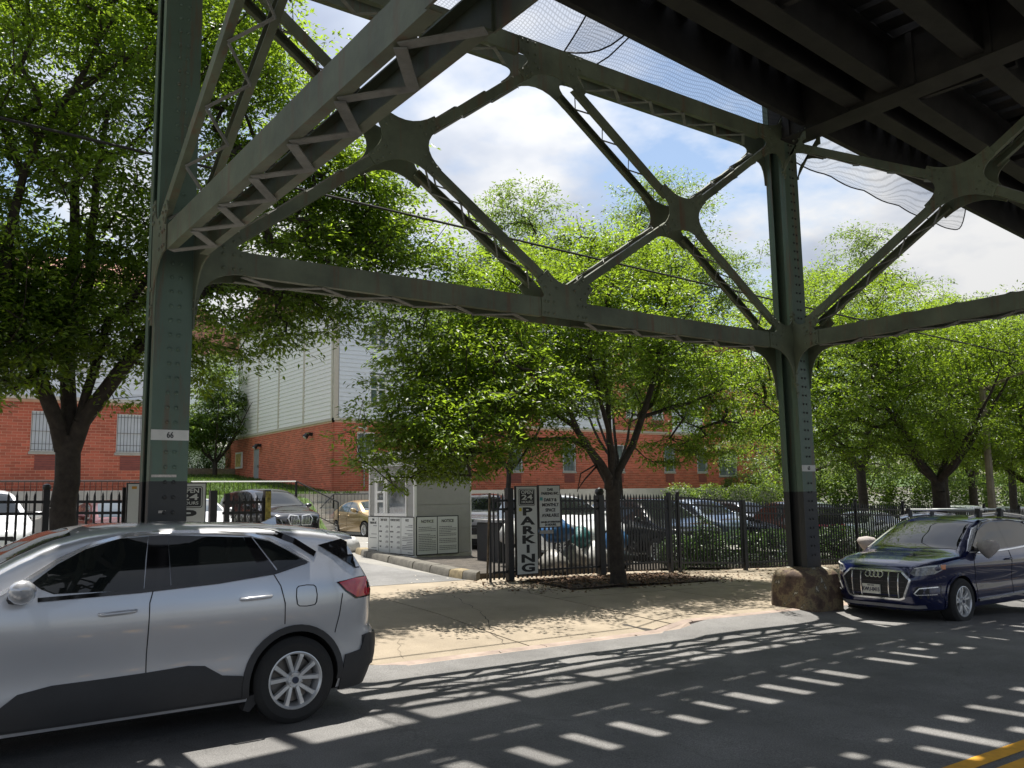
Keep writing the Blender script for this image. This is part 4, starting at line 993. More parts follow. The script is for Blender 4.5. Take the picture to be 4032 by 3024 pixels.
# --- dark blue crossover parked facing the viewer at right
gz_ = lambda x: zs(x)-.01
q5 = dict(base, xr=-2.33, xf=2.31, nf=5.2, nr=5, r=.12, zb=.22, track=.815, R=.352, rr=.235, wd=.235, Ra=.40, ax_f=1.41, ax_r=-1.41, style=ST5T, dark=True,
    w=[(.2, .87), (.35, .92), (.5, .925), (.62, .91), (.75, .93), (.9, .945), (1.0, .925), (1.1, .885), (1.2, .845), (1.35, .785), (1.5, .725), (1.65, .67)],
    zt=[(-2.33, .75), (-2.29, 1.0), (-2.15, 1.2), (-1.9, 1.46), (-1.75, 1.56), (-1.3, 1.62), (-.5, 1.66), (-.05, 1.655), (.2, 1.62), (.42, 1.55), (.8, 1.345), (1.1, 1.17), (1.26, 1.105), (1.6, 1.075), (1.9, 1.035), (2.1, .985), (2.22, .93), (2.28, .87), (2.31, .72)],
    fs=[(.2, .14), (.35, .05), (.45, .0), (.7, .0), (.80, .03), (.9, .06), (1.0, .12)], rs=[(.2, .12), (.5, 0), (1.1, .03)],
    windows=[[(.98, 1.125), (.80, 1.24), (.5, 1.42), (.2, 1.52), (-.18, 1.56), (-.20, 1.13), (.5, 1.105)], [(-.26, 1.13), (-.25, 1.56), (-.7, 1.565), (-1.1, 1.53), (-1.16, 1.17)], [(-1.22, 1.175), (-1.16, 1.51), (-1.4, 1.44), (-1.62, 1.28), (-1.6, 1.22)]],
    pillars=[[(-.205, 1.13), (-.183, 1.558), (-.247, 1.56), (-.257, 1.13)], [(-1.163, 1.17), (-1.105, 1.53), (-1.158, 1.51), (-1.217, 1.175)]],
    trimline=[(1.08, 1.10), (.84, 1.255), (.5, 1.452), (.2, 1.55), (-.2, 1.592), (-.7, 1.597), (-1.15, 1.555), (-1.45, 1.445), (-1.68, 1.27), (-1.64, 1.205), (-1.2, 1.15), (-.2, 1.10), (.5, 1.08), (1.08, 1.095)], trim_m=CHR,
    gaps=[[(-.23, 1.10), (-.21, .8), (-.23, .34)], [(-1.2, 1.15), (-1.28, .98), (-1.30, .8)], [(.98, 1.06), (1.02, .9), (.96, .62), (.94, .34)]],
    handles=[((-.02, .95), (-.19, .955)), ((-1.0, .985), (-1.17, .99))], mirror=(.82, 1.14),
    tails=[[(-1.9, 1.0), (-2.3, .98), (-2.3, .88), (-1.95, .86)]], ws=[(.38, -.58), (.8, -.66), (1.12, -.72), (1.22, 0), (1.12, .72), (.8, .66), (.38, .58), (.31, 0)], rwin=[(-1.93, -.6), (-2.1, -.68), (-2.12, 0), (-2.1, .68), (-1.93, .6), (-1.9, 0)],
    arch=.03)
BLU = paint('dark_blue_car_paint', (.006, .011, .062), .3, .2)
# windscreen of this car is clear and mirrors the sky and trees
a5, c, S, T, Fr, Rr = build_car('parked_car', 'dark blue crossover with roof bars and octagonal chrome grille, parked facing the viewer at right', 'car', dict(q5), (15.17, 8.09, zs(15.17)-.02), math.pi, BLU, full=True, pitch=-.014)
oct_ = [(-.44, .825), (.44, .825), (.575, .70), (.47, .42), (.40, .395), (-.40, .395), (-.47, .42), (-.575, .70)]
decal(oct_, Fr, .012, GRILL, 'grille', a5, .12)
strip(oct_+[oct_[0]], Fr, .028, .032, CHR, 'grille_surround', a5, 5)
for y in (-.40, -.24, .24, .40): strip([(y, .80), (y*.97, .42)], Fr, .016, .028, CHR, 'grille_bar', a5, 5)
for z in (.50, .58, .66, .74): strip([(-.48, z), (.48, z)], Fr, .008, .018, mat('dark_grille_slat', (.06, .06, .065), .3, metal=.6), 'grille_slat', a5, 8)
for k in range(4):
    y = -.105+.07*k; pts = [(y+.045*math.cos(t_), .765+.045*math.sin(t_)) for t_ in [2*math.pi*q/20 for q in range(21)]]
    strip(pts, Fr, .010, .046, CHR, 'badge_ring', a5, 1)
p_ = decal([(-.20, .46), (-.20, .605), (.10, .605), (.10, .46)], Fr, .045, PLT, 'licence_plate', a5, .5, inner=.02)
x_, y_, z_ = c.fpt(-.05, .53, .05); 
text('plate_characters', 'KWU-8415', .085, mat('plate_blue', (.03, .03, .06), .6), (x_, -.05, .525), (0, 1, 0), p_, sx=.74, bold=.0012)
text('plate_state', 'NEW YORK', .022, MATS['plate_blue'], (x_, -.05, .588), (0, 1, 0), p_)
for s in (1, -1):
    f2 = lambda y, z, o, s=s: c.fpt(y*s, z, o, True)
    decal([(.56, .80), (.62, .885), (.76, .92), (.865, .935), (.87, .85), (.82, .79), (.70, .765), (.62, .76)], f2, .010, HEADL, 'head_lamp', a5, .05)
    decal([(.862, .93), (.885, .93), (.885, .86), (.87, .855)], f2, .016, AMB, 'indicator_lens', a5, .05)
    strip([(.62, .875), (.76, .905), (.84, .915)], f2, .012, .018, WHITE, 'daylight_strip', a5, 4)
    iv = [(.64, .60), (.84, .63), (.85, .44), (.68, .42), (.60, .50)]; decal(iv, f2, .006, GRILL, 'air_intake', a5, .08)
    strip([(.83, .595), (.68, .575), (.62, .50), (.64, .475), (.83, .485)], f2, .014, .022, CHR, 'intake_trim', a5, 4)
    decal([(.93, .37), (.9, .43), (0, .44), (-.7, .50), (-.93, .40), (-.93, .36)], S(s), .018, mat('sill_silver', (.55, .56, .57), .25, metal=.8), 'side_sill_trim', a5) if 0 else None
    strip([(.93, .345), (.0, .36), (-.6, .385), (-.92, .47)], S(s), .04, .022, mat('sill_silver', (.55, .56, .57), .25, metal=.8), 'side_sill_trim', a5)
    strip([(.45, 1.585), (.1, 1.63), (-.6, 1.655), (-1.4, 1.60), (-1.6, 1.565)], lambda x, z, o, s=s: (x, s*(.60+o*.5), z+.03+o), .03, .02, CHR, 'roof_rail', a5)
for xb in (.12, -.62):
    MB().tube([(xb, -.70, 1.755), (xb, .70, 1.755)], .019, 8).build('roof_bar', ALLOY, a5)
    for s in (1, -1): MB().box(xb-.05, xb+.05, s*.62-.035, s*.62+.035, 1.63, 1.775).build('bar_foot', BLKP, a5)
strip([(-.72, .30), (-.6, .285), (.6, .285), (.72, .30)], Fr, .05, .02, mat('skid_grey', (.22, .22, .23), .5), 'skid_plate', a5)
# cloth bags tied over both mirrors
for s in (1, -1):
    p = Vector(c.spt(.82, 1.14, 0, s)); 
    o = MB(); Vv = []; prof = [(0, -.05), (.03, -.03), (.085, .04), (.125, .11), (.135, .17), (.105, .225), (0, .25)]
    for (r_, h) in prof:
        for q in range(14):
            a = 2*math.pi*q/14; w_ = 1+.08*math.sin(3*a+h*20); Vv.append((p.x-.02+r_*1.05*w_*math.cos(a), p.y+s*.19+r_*1.32*w_*math.sin(a), p.z-.10+h))
    o.add(Vv, [(i*14+q, i*14+(q+1) % 14, (i+1)*14+(q+1) % 14, (i+1)*14+q) for i in range(6) for q in range(14)])
    ob = o.build('mirror_cover', mat('cloth_cover', (.42, .38, .36), .9, var=.15, vscale=12, bump=.4), a5, smooth=True)

# --- cars waiting in the parking lot behind the fence
suvL = dict(q5, arch=0, n=2.8, style=ST10, trim_m=GLO, clad=[], tails=[[(-1.95, 1.05), (-2.3, 1.05), (-2.3, .88), (-1.95, .88)]])
suvL['zt'] = [(a, b*1.06 if b > 1.1 else b) for a, b in q5['zt']]
suvL['windows'] = [[(x, z*1.045) for x, z in w] for w in q5['windows']]; suvL['trimline'] = None
suvL['pillars'] = [[(x, z*1.045) for x, z in w] for w in q5['pillars']]
sed = dict(base, xr=-2.25, xf=2.25, nf=3.4, nr=3.6, r=.11, zb=.2, track=.76, R=.315, rr=.205, wd=.2, Ra=.365, ax_f=1.32, ax_r=-1.28, style=ST10,
    w=[(.2, .82), (.35, .86), (.6, .88), (.8, .875), (.92, .855), (1.05, .80), (1.25, .71), (1.45, .60)],
    zt=[(-2.25, .65), (-2.2, .95), (-2.05, 1.06), (-1.75, 1.10), (-1.55, 1.13), (-1.1, 1.33), (-.75, 1.44), (-.3, 1.475), (.1, 1.465), (.4, 1.40), (.8, 1.21), (1.12, 1.03), (1.4, .97), (1.85, .88), (2.1, .78), (2.25, .58)],
    fs=[(.2, .12), (.4, 0), (.6, .02), (.8, .12)], rs=[(.2, .12), (.45, 0), (.9, .04)],
    windows=[[(.78, 1.04), (.55, 1.17), (.25, 1.32), (-.12, 1.385), (-.14, 1.0)], [(-.2, 1.0), (-.18, 1.39), (-.6, 1.37), (-1.05, 1.20), (-1.15, 1.03)]], pillars=[[(-.145, 1.0), (-.125, 1.385), (-.175, 1.388), (-.195, 1.0)]],
    gaps=[[(-.17, .98), (-.17, .3)], [(.92, .98), (.95, .3)], [(-1.1, 1.0), (-1.0, .75), (-.98, .5)]], handles=[((.02, .86), (-.12, .865)), ((-.88, .88), (-1.02, .885))],
    mirror=(.68, 1.03), tails=[[(-1.98, .98), (-2.22, .97), (-2.22, .80), (-2.0, .82)]],
    ws=[(.40, -.54), (.75, -.62), (1.02, -.66), (1.10, 0), (1.02, .66), (.75, .62), (.40, .54), (.34, 0)], rwin=[(-.85, -.52), (-1.2, -.6), (-1.45, -.62), (-1.5, 0), (-1.45, .62), (-1.2, .6), (-.85, .52), (-.80, 0)])
def lot_car(spec, x, y, deg, pm, label, extra=None, group=None):
    r = build_car('parked_car', label, 'car', spec, (x, y, ground(x, y)-.01), rad(deg), pm, group=group)
    root, c, S, T, Fr, Rr = r; k = 1 if spec is not sed else .86; z0 = .72*k
    for s in (1, -1):
        f2 = lambda y, z, o, s=s: c.fpt(y*s, z, o, True); wd = .86*k+.02
        decal([(.56*k, z0-.05), (.60*k, z0+.07), (wd, z0+.13), (wd, z0+.0)], f2, .01, HEADL, 'head_lamp', root, .2)
        f3 = lambda y, z, o, s=s: c.fpt(y*s, z, o, False)
        decal([(.55*k, z0+.14), (.58*k, z0+.32), (wd-.03, z0+.30), (wd-.03, z0+.12)], f3, .012, TAILR, 'tail_lamp', root, .2)
    if extra != 'kidney': decal([(-.42*k, z0-.20), (-.5*k, z0), (-.42*k, z0+.08), (.42*k, z0+.08), (.5*k, z0), (.42*k, z0-.20)], Fr, .012, GRILL, 'grille', root, .3)
    else:
        for s in (1, -1):
            ov = [(s*(.03+.0), .62), (s*.07, .90), (s*.33, .93), (s*.40, .82), (s*.33, .62)]; ov = ov if s > 0 else ov[::-1]
            decal(ov, Fr, .02, GRILL, 'kidney_grille', root, .3); strip(ov+[ov[0]], Fr, .03, .04, CHR, 'grille_surround', root, 2)
            for q in range(5): strip([(s*(.10+.05*q), .64), (s*(.10+.05*q), .90)], Fr, .016, .035, CHR, 'grille_bar', root, 2)
        decal([(-.8, .25), (-.8, .42), (.8, .42), (.8, .25)], Fr, .01, BLKP, 'bumper_panel', root, .3)
    decal([(-.26, .40), (-.26, .52), (.26, .52), (.26, .40)], Fr, .02, PLT, 'licence_plate', root, .6)
    decal([(-.26, .74*k), (-.26, .88*k), (.26, .88*k), (.26, .74*k)], Rr, .02, PLT, 'licence_plate', root, .6)
    return root
PT = dict(tan=paint('tan_paint', (.42, .31, .17), .5, .35), white=mat('white_car_paint', (.72, .73, .74), .25, coat=1, var=.01), black=paint('black_paint', (.012, .012, .014), .3, .2),
          maroon=paint('maroon_paint', (.10, .02, .02), .4, .3), grey=paint('grey_paint', (.12, .13, .15), .6, .3), blue=paint('pale_blue_paint', (.32, .38, .46), .6, .3), silver=SIL, red=paint('red_paint', (.35, .02, .02), .2, .3))
lot_car(sed, 15.95, 32.3, -90, PT['tan'], 'tan gold sedan parked in the sun left of the attendant booth')
lot_car(suvL, 10.05, 27.75, -84, PT['black'], 'black luxury SUV with twin chrome kidney grilles behind the gate', 'kidney')
lot_car(suvL, 1.55, 21.9, -88, PT['white'], 'white SUV at the far left edge behind the picket fence')
lot_car(sed, 4.75, 23.9, -86, PT['maroon'], 'dark maroon sedan behind the fence between the big tree and the gate signs')
lot_car(sed, 7.6, 27.6, -88, PT['white'], 'white sedan glimpsed between the gate sign and the black SUV')
lot_car(suvL, 15.9, 24.0, -128, PT['black'], 'black SUV parked just to the right of the attendant booth')
lot_car(suvL, 18.6, 27.3, -100, PT['grey'], 'dark grey SUV whose roof shows over the black SUV beside the booth')
lot_car(suvL, 15.6, 19.6, -92, PT['white'], 'white SUV behind the fence just right of the space available sign')
lot_car(suvL, 20.6, 21.2, -88, PT['blue'], 'pale blue grey SUV behind the fence right of the central street tree')
lot_car(suvL, 23.6, 21.6, -93, PT['blue'], 'second pale blue grey SUV, standing right of the first behind the fence')
lot_car(suvL, 28.2, 25.6, -100, PT['black'], 'black SUV whose roof rises above the fence left of column 65')
lot_car(suvL, 31.6, 26.2, -96, PT['grey'], 'dark grey SUV roof just left of column 65 above the fence')
lot_car(suvL, 23.9, 17.9, 62, PT['black'], 'black SUV with red tail lamps turned toward the fence left of column 65')
lot_car(suvL, 17.7, 18.0, -97, PT['black'], 'black SUV parked right behind the vine hung fence panel')
lot_car(sed, 29.0, 18.6, -172, PT['white'], 'white sedan behind the fence just right of column 65')
lot_car(sed, 35.6, 19.6, -174, PT['silver'], 'silver sedan behind the fence above the hood of the blue car')
lot_car(suvL, 41.5, 21.5, -176, PT['white'], 'white SUV behind the fence above the roof bars of the blue car')
lot_car(suvL, 48.5, 22.5, -178, PT['grey'], 'dark grey SUV behind the fence at the right edge')

# ------------------------------------------------------------------ fence of iron pickets
FT = [(-6, 2.1), (1.6, 2.05), (9.9, 1.94), (14.9, 1.86), (18, 1.67), (23.6, 1.48), (32, 1.17), (45, .8)]
ftop = lambda x: lerp_tab(FT, x)
IRON = mat('fence_iron', (.014, .014, .015), .45, var=.3, vscale=12, bump=.1)
RUST = mat('rusty_iron', (.10, .075, .05), .8, var=.6, vscale=9)
bpk = MB(); hw_ = .0155
bpk.add([(x, y, z) for z in (0, 1.62) for x, y in ((-hw_, -hw_), (hw_, -hw_), (hw_, hw_), (-hw_, hw_))]+[(0, 0, 1.70)], [(0, 1, 5, 4), (1, 2, 6, 5), (2, 3, 7, 6), (3, 0, 4, 7), (4, 5, 8), (5, 6, 8), (6, 7, 8), (7, 4, 8)])
PK = bpk.mesh('picket', IRON)
def fence(x0, x1, Y, label, pitch=.115, posts=(), rails=(.16, .33, 1.56), off=0):
    t = thing('picket_fence', label, 'fence'); x = x0
    while x <= x1:
        if not any(abs(x-p[0]) < p[1]/2+.02 for p in posts):
            o = link_mesh('picket', PK, None, t); o.location = (x, Y+random.uniform(-.004, .004), ftop(x)-1.70+random.uniform(-.006, .006)); o.rotation_euler = (0, random.uniform(-.006, .006), 0)
        x += pitch
    for d in rails:
        V = []; xs2 = fr_(x0-.03, x1+.03, .8); b = MB()
        for (a, c_) in zip(xs2, xs2[1:]): b.bar((a, Y, ftop(a)-d), (c_, Y, ftop(c_)-d), (0, 0, 1), .042, .034)
        b.build('rail', IRON, t)
    for (px_, w, ex, cap) in posts:
        b = MB(); zt = ftop(px_)+ex; b.box(px_-w/2, px_+w/2, Y-w/2, Y+w/2, ground(px_, Y)-.1, zt)
        if cap: b.lathe([(0, -w*.75), (w*.62, -w*.4), (w*.75, 0), (w*.55, w*.45), (0, w*.7)], (px_, Y, zt+w*.5), n=12)
        b.build('post', IRON, t)
    return t
fence(-8.0, 2.93, 14.5, 'black iron picket fence at far left behind the big street tree', posts=((1.92, .085, .01, True), (-.55, .085, .01, True), (-3.0, .085, .01, True), (2.99, .05, .06, False)))
f2_ = fence(9.78, 12.5, 14.3, 'black iron picket fence section carrying the two parking signs', posts=((10.16, .13, .09, False), (12.57, .14, -.04, True), (9.69, .04, -.02, False)))
fence(12.7, 15.05, 14.42, 'black iron picket fence section right behind the central street tree', pitch=.09, posts=((14.80, .09, .03, False), (15.1, .07, .0, True)), rails=(.16, .33, 1.55))
fence(15.2, 17.4, 14.5, 'black iron fence panel hung with vines between two capped posts', posts=((17.5, .085, -.02, False),), rails=(.07, .22, 1.58))
fence(17.6, 44.0, 14.6, 'long black iron picket fence running behind column 65 and the blue car', posts=tuple((17.6+2.45*k, .075, .04, True) for k in range(1, 11)))
tag(MB().tube([(9.6, 14.28, .25), (9.68, 14.28, 1.93)], .022, 6).build('leaning_pole', RUST), 'thin rusty pole leaning at the end of the fence by the booth', 'pole')
gt = thing('gate', 'black iron gate panel with expanded metal mesh beside the yellow post', 'gate')
for x_, w_, z_ in ((4.34, .11, 2.03), (4.56, .08, 1.98), (5.24, .10, 2.03)): MB().box(x_-w_/2, x_+w_/2, 14.4, 14.4+w_, ground(x_, 14.4), z_).build('post', IRON, gt)
for zz in (1.83, 1.66, .6): MB().box(4.5, 5.25, 14.44, 14.475, zz-.022, zz+.022).build('rail', IRON, gt)
for k in range(6): o = link_mesh('picket', PK, None, gt); o.location = (4.67+.1*k, 14.45, .26)
b = MB()
for k in range(-16, 22):
    for sgn in (1, -1):
        pts = []
        for q in range(0, 25):
            z = .6+1.3*q/24; x = 4.6+k*.055+sgn*(z-.6)*.5
            if 4.58 < x < 5.2: pts.append((x, 14.49, z))
        if len(pts) > 1: b.bar(pts[0], pts[-1], (0, 1, 0), .004, .007)
b.build('metal_mesh', IRON, gt, 'stuff')
tag(MB().tube([(5.1, 14.0, .1), (5.1, 14.0, 2.0)], .045, 10).build('bollard_pole', mat('chipped_yellow_paint', (.33, .27, .06), .7, var=.8, vscale=14, bump=.3)), 'chipped yellow steel pole standing right of the iron gate', 'pole')

# ------------------------------------------------------------------ signs
SW = mat('sign_white', (.62, .63, .60), .45, var=.04, vscale=3); SBK = mat('sign_frame_black', (.015, .015, .015), .5)
def board(name, label, x0, x1, z0, z1, Y, fr=.018):
    t = thing(name, label, 'sign'); MB().box(x0, x1, Y, Y+.05, z0, z1).build('frame', SBK, t)
    MB().box(x0+fr, x1-fr, Y-.004, Y, z0+fr, z1-fr).build('face', SW, t); return t
def rrect(x0, x1, z0, z1, r, Y, t_, m, name, parent):
    pts = []
    for cx, cz, a0 in ((x1-r, z1-r, 0), (x0+r, z1-r, 90), (x0+r, z0+r, 180), (x1-r, z0+r, 270)):
        for k in range(5): a = rad(a0+22.5*k); pts.append((cx+r*math.cos(a), cz+r*math.sin(a)))
    return MB().prism(pts, t_, lambda u, v, w: (u, Y-w, v)).build(name, m, parent)
def open24(t, xc, ztop, Y):
    w = .205; rrect(xc-w, xc+w, ztop-.40, ztop-.06, .035, Y-.001, .003, SBK, 'panel_outline', t); rrect(xc-w+.012, xc+w-.012, ztop-.388, ztop-.072, .028, Y-.002, .004, SW, 'panel_gap', t)
    p = rrect(xc-w+.024, xc+w-.024, ztop-.376, ztop-.084, .02, Y-.003, .005, SBK, 'open_panel', t)
    text('open_text', 'OPEN', .115, SW, (xc, Y-.010, ztop-.132), (1, 0, 0), p, bold=.002, sx=1.0, sy=.85); text('hours_text', 'HOURS', .085, SW, (xc, Y-.010, ztop-.325), (1, 0, 0), p, bold=.001, sx=1.0, sy=.8)
    text('number_text', '24', .19, SW, (xc, Y-.010, ztop-.232), (1, 0, 0), p, bold=.003, sx=1.5, sy=.72)
s1 = board('parking_sign', 'tall white sign reading OPEN 24 HOURS PARKING in vertical black letters on the fence', 10.255, 10.80, .30, 2.065, 14.20)
open24(s1, 10.53, 2.065, 14.195)
for k, ch in enumerate('PARKING'): text('letter', ch, .27, SBK, (10.54+(.0 if ch != 'P' else -.01), 14.193, 1.545-.186*k), (1, 0, 0), s1, bold=.011, sx=(1.75 if ch != 'I' else 1.5), sy=.80)
MB().box(10.33, 10.39, 14.187, 14.193, 1.56, 1.63).build('sticker', mat('yellow_sticker', (.6, .5, .03), .6), s1)
s2 = board('parking_sign', 'white sign reading DAR PARKING INC. DAILY & MONTHLY SPACE AVAILABLE on the fence', 10.83, 11.40, 1.21, 2.08, 14.20)
for (w, z, sz, sx_) in (('DAR', 1.985, .075, 1), ('PARKING INC.', 1.905, .075, .95), ('DAILY &', 1.775, .092, .98), ('MONTHLY', 1.672, .092, .98), ('SPACE', 1.566, .092, .98), ('AVAILABLE', 1.458, .092, 1.0), ('HOURS OF OPERATION:', 1.325, .046, 1.0), ('24 HOURS.', 1.268, .062, 1.0)):
    text('sign_text', w, sz, SBK, (11.13, 14.192, z), (1, 0, 0), s2, bold=.0022, sx=sx_)
MB().box(10.86, 10.93, 14.188, 14.194, 1.765, 1.83).build('sticker', mat('teal_sticker', (.12, .38, .38), .6), s2)
tag(MB().box(10.86, 11.2, 14.2, 14.22, 1.09, 1.16).build('small_sign', mat('faded_sign', (.4, .38, .36), .7, var=.3, vscale=20)), 'small faded strip sign wired below the space available sign', 'sign')
s3 = board('parking_sign', 'white sign board at the gate showing letters S and E left of column 66', 2.96, 3.54, .45, 2.155, 14.18)
text('letter', 'S', .12, SBK, (3.205, 14.172, 1.985), (1, 0, 0), s3, bold=.003); text('letter', 'E', .12, SBK, (3.205, 14.172, 1.85), (1, 0, 0), s3, bold=.003)
MB().box(3.03, 3.10, 14.168, 14.174, 2.06, 2.10).build('sticker', mat('orange_sticker', (.55, .28, .03), .6), s3)
s4 = board('parking_sign', 'white OPEN 24 HOURS parking sign at the gate, half hidden behind column 66', 3.56, 4.15, .45, 2.155, 14.18)
open24(s4, 3.885, 2.155, 14.175); text('letter', 'P', .27, SBK, (3.87, 14.172, 1.635), (1, 0, 0), s4, bold=.011, sx=1.75, sy=.8)

# ------------------------------------------------------------------ attendant booth
bo = thing('attendant_booth', 'small grey siding attendant booth with white corner trim and rate boards', 'booth')
BG = mat('booth_grey', (.31, .305, .285), .65, var=.05, vscale=5); BT = mat('booth_trim', (.74, .73, .70), .5, var=.04)
x0, x1, y0, y1, zb_, zt_ = 10.74, 12.41, 19.19, 21.67, .52, 2.95
MB().box(x0+.03, x1-.03, y0+.03, y1-.03, .3, zt_).build('body', BG, bo)
FXb = Frame((x0+.03, y0, 0), (0, 1, 0), (-1, 0, 0)); FYb = Frame((x0, y0+.03, 0), (1, 0, 0), (0, -1, 0))
for za in (.46, 1.075, 1.69, 2.31):
    for (FF, LL) in ((FXb, y1-y0), (FYb, x1-x0)):
        if FF is FXb and 1.0 < za < 2.2:
            segs = ((0, .38), (2.19, LL))
        else: segs = ((0, LL),)
        for (a, c_) in segs:
            b = MB(); b.add([FF(a, 0, za), FF(a, .022, za), FF(a, .016, za+.61), FF(a, 0, za+.61), FF(c_, 0, za), FF(c_, .022, za), FF(c_, .016, za+.61), FF(c_, 0, za+.61)], [(0, 1, 2, 3), (7, 6, 5, 4), (1, 5, 6, 2), (0, 4, 5, 1), (3, 2, 6, 7)]); b.build('siding_board', BG, bo)
for (a, c_) in ((x0, y0), (x1, y0), (x0, y1)): MB().box(a-.012, a+.055 if a == x0 else a+.012, c_-.012, c_+.05, .33, zt_).build('corner_trim', BT, bo)
MB().box(x0-.002, x0+.03, y0, y1, .30, .46).build('base_trim', BT, bo); MB().box(x0, x1, y0-.002, y0+.03, .26, .45).build('base_trim', mat('shaded_board', (.38, .36, .31), .8, var=.25, vscale=6), bo)  # street-side base trim darkened in colour for the shade on that face
MB().box(x0-.15, x1+.15, y0-.15, y1+.15, zt_, zt_+.12).build('roof', BT, bo)
def bwin(a0, a1, z0, z1, casement):
    F = FXb; w_ = .05; b = MB()
    for (p, q, r_, s_, o3) in ((a0, a1, z1-.09, z1, .053), (a0-.02, a1+.02, z0, z0+.07, .053), (a0+.001, a0+w_, z0+.001, z1-.001, .05), (a1-w_, a1-.001, z0+.001, z1-.001, .05)): fbox(b, F, p, q, -.03, o3, r_, s_)
    if casement: fbox(b, F, a0+.04, a1-.04, 0, .047, z0+.36, z0+.42); fbox(b, F, a0+.04, a1-.04, 0, .047, z0+.60, z0+.66); fbox(b, F, a0+.045, a0+.14, 0, .044, z0+.07, z1-.09); fbox(b, F, a1-.14, a1-.045, 0, .044, z0+.07, z1-.09)
    o = b.build('window', BT, bo); g = MB(); fbox(g, F, a0+.03, a1-.03, .0, .012, z0+.05, z1-.05); g.build('pane', mat('booth_glass', (.16, .17, .17), .06, var=.6, vscale=2.2, spec=.9), o); return o
bwin(.40, 1.49, 1.40, 2.44, False); bwin(1.53, 2.16, 1.40, 2.42, True)
PRN = mat('fine_print', (.16, .16, .17), .7)
def lines(t, F, a0, a1, z0, z1, n, dens=.9, dirn=1, w=.006):
    b = MB(); r_ = random.Random(n)
    for k in range(n):
        z = z1-(z1-z0)*k/max(1, n-1)
        if r_.random() > dens: continue
        a = a0; end = a1-(a1-a0)*(.0 if r_.random() < .7 else r_.uniform(.2, .6))
        while a < end: l = r_.uniform(.02, .05); fbox(b, F, a, min(a+l, end), w, w+.001, z-.009, z+.009); a += l+.009
    if b.v: b.build('print_lines', PRN, t)
def pbox(F, a0, a1, z0, z1, label, splits, lbl_text):
    t = thing('rate_board', label, 'sign'); b = MB(); fbox(b, F, a0-.02, a1+.02, .026, .045, z0-.02, z1+.02); b.build('frame', SBK, t)
    s = [a0]+splits+[a1]
    for p, q in zip(s, s[1:]): b = MB(); fbox(b, F, min(p, q)+.012, max(p, q)-.012, .045, .052, z0, z1); b.build('panel', SW, t)
    return t
t = pbox(FXb, .01, 2.53, .455, 1.37, 'four panel white rate board below the booth window', [.67, 1.30, 1.92], None)
for (c_, ls) in ((2.225, (('DAR', .0), ('PARKING INC', .085))), (1.61, (('DAILY RATES', .0),)), (.985, (('MONTHLY RATES', .0),)), (.34, (('RULES', .0),))):
    for s_, dz in ls: p = FXb(c_, .055, 1.30-dz); text('heading', s_, .085, SBK, p, (0, -1, 0), t, sx=.74)
lines(t, FXb, 2.02, 2.43, 1.12, 1.14, 1, 1.0, w=.053); lines(t, FXb, 2.02, 2.43, .82, .92, 2, 1, w=.053); lines(t, FXb, 2.02, 2.43, .50, .56, 2, 1, w=.053)
for a_ in (1.36, .73):
    for z_, w_ in ((1.13, 'CAR'), (1.0, 'SUV/VAN'), (.87, 'VAN'), (.74, 'TRUCK'), (.61, 'BUS')):
        p = FXb(a_+.44, .055, z_); text('row_text', w_, .055, PRN, p, (0, -1, 0), t, sx=.8)
        lines(t, FXb, a_, a_+.17, z_-.014, z_+.014, 2, 1, w=.053)
lines(t, FXb, .06, .60, .50, 1.18, 17, .85, w=.053)
t = pbox(FYb, .05, 1.26, .46, 1.38, 'two panel white NOTICE board on the shaded side of the booth', [.645], None)
for c_ in (.35, .95): p = FYb(c_, .055, 1.27); text('heading', 'NOTICE', .10, SBK, p, (1, 0, 0), t, bold=.001)
lines(t, FYb, .10, .60, .56, 1.17, 15, .85, w=.053); lines(t, FYb, .70, 1.21, .56, 1.17, 15, .85, w=.053)
ts = thing('parking_sign', 'white PARKING sign board on top of the booth, mostly behind leaves', 'sign')
b = MB(); fbox(b, FXb, .2, 2.85, .06, .10, 2.69, 2.98); b.build('face', SW, ts); text('sign_text', 'PARKING', .26, SBK, FXb(1.55, .103, 2.84), (0, -1, 0), ts, bold=.006, sx=1.5)

# traffic island the booth stands on
outer = [(10.70, 22.5), (10.30, 21.0), (9.78, 17.6), (9.52, 15.6), (9.55, 14.6)]; inner = [(10.95, 22.3), (10.60, 20.9), (10.08, 17.5), (9.82, 15.6), (9.85, 14.9)]
isl = tag(MB().prism(inner+[(13.8, 14.9), (13.8, 22.3)], .12, lambda u, v, w: (u, v, ground(u, v)+w-.01)).build('island', mat('island_dirt', (.07, .06, .05), .95, var=.5, vscale=5, bump=1, coord='World')), kind='structure')
for k in range(4):
    for s_ in (0, .5):
        a, c_, d_, e_ = [Vector(q) for q in (outer[k], outer[k+1], inner[k+1], inner[k])]
        p0, p1, q0, q1 = a.lerp(c_, s_+.01), a.lerp(c_, s_+.49), e_.lerp(d_, s_+.01), e_.lerp(d_, s_+.49); b = MB(); g = lambda p, h: (p.x, p.y, ground(p.x, p.y)+h)
        V = [];
        for (p, q) in ((p0, q0), (p1, q1)): V += [g(p, -.05), g(p.lerp(q, .08), .12), g(p.lerp(q, .2), .155), g(q, .165), g(q, -.05)]
        b.add(V, [(i, (i+1) % 5, 5+(i+1) % 5, 5+i) for i in range(5)]+[(0, 1, 2, 3, 4), (9, 8, 7, 6, 5)]); b.build('kerb_stone', DARKC if (k, s_) not in ((0, 0), (3, 0)) else mat('yellowed_kerb', (.24, .19, .11), .85, var=.4, vscale=8, coord='World'), isl, smooth=40)

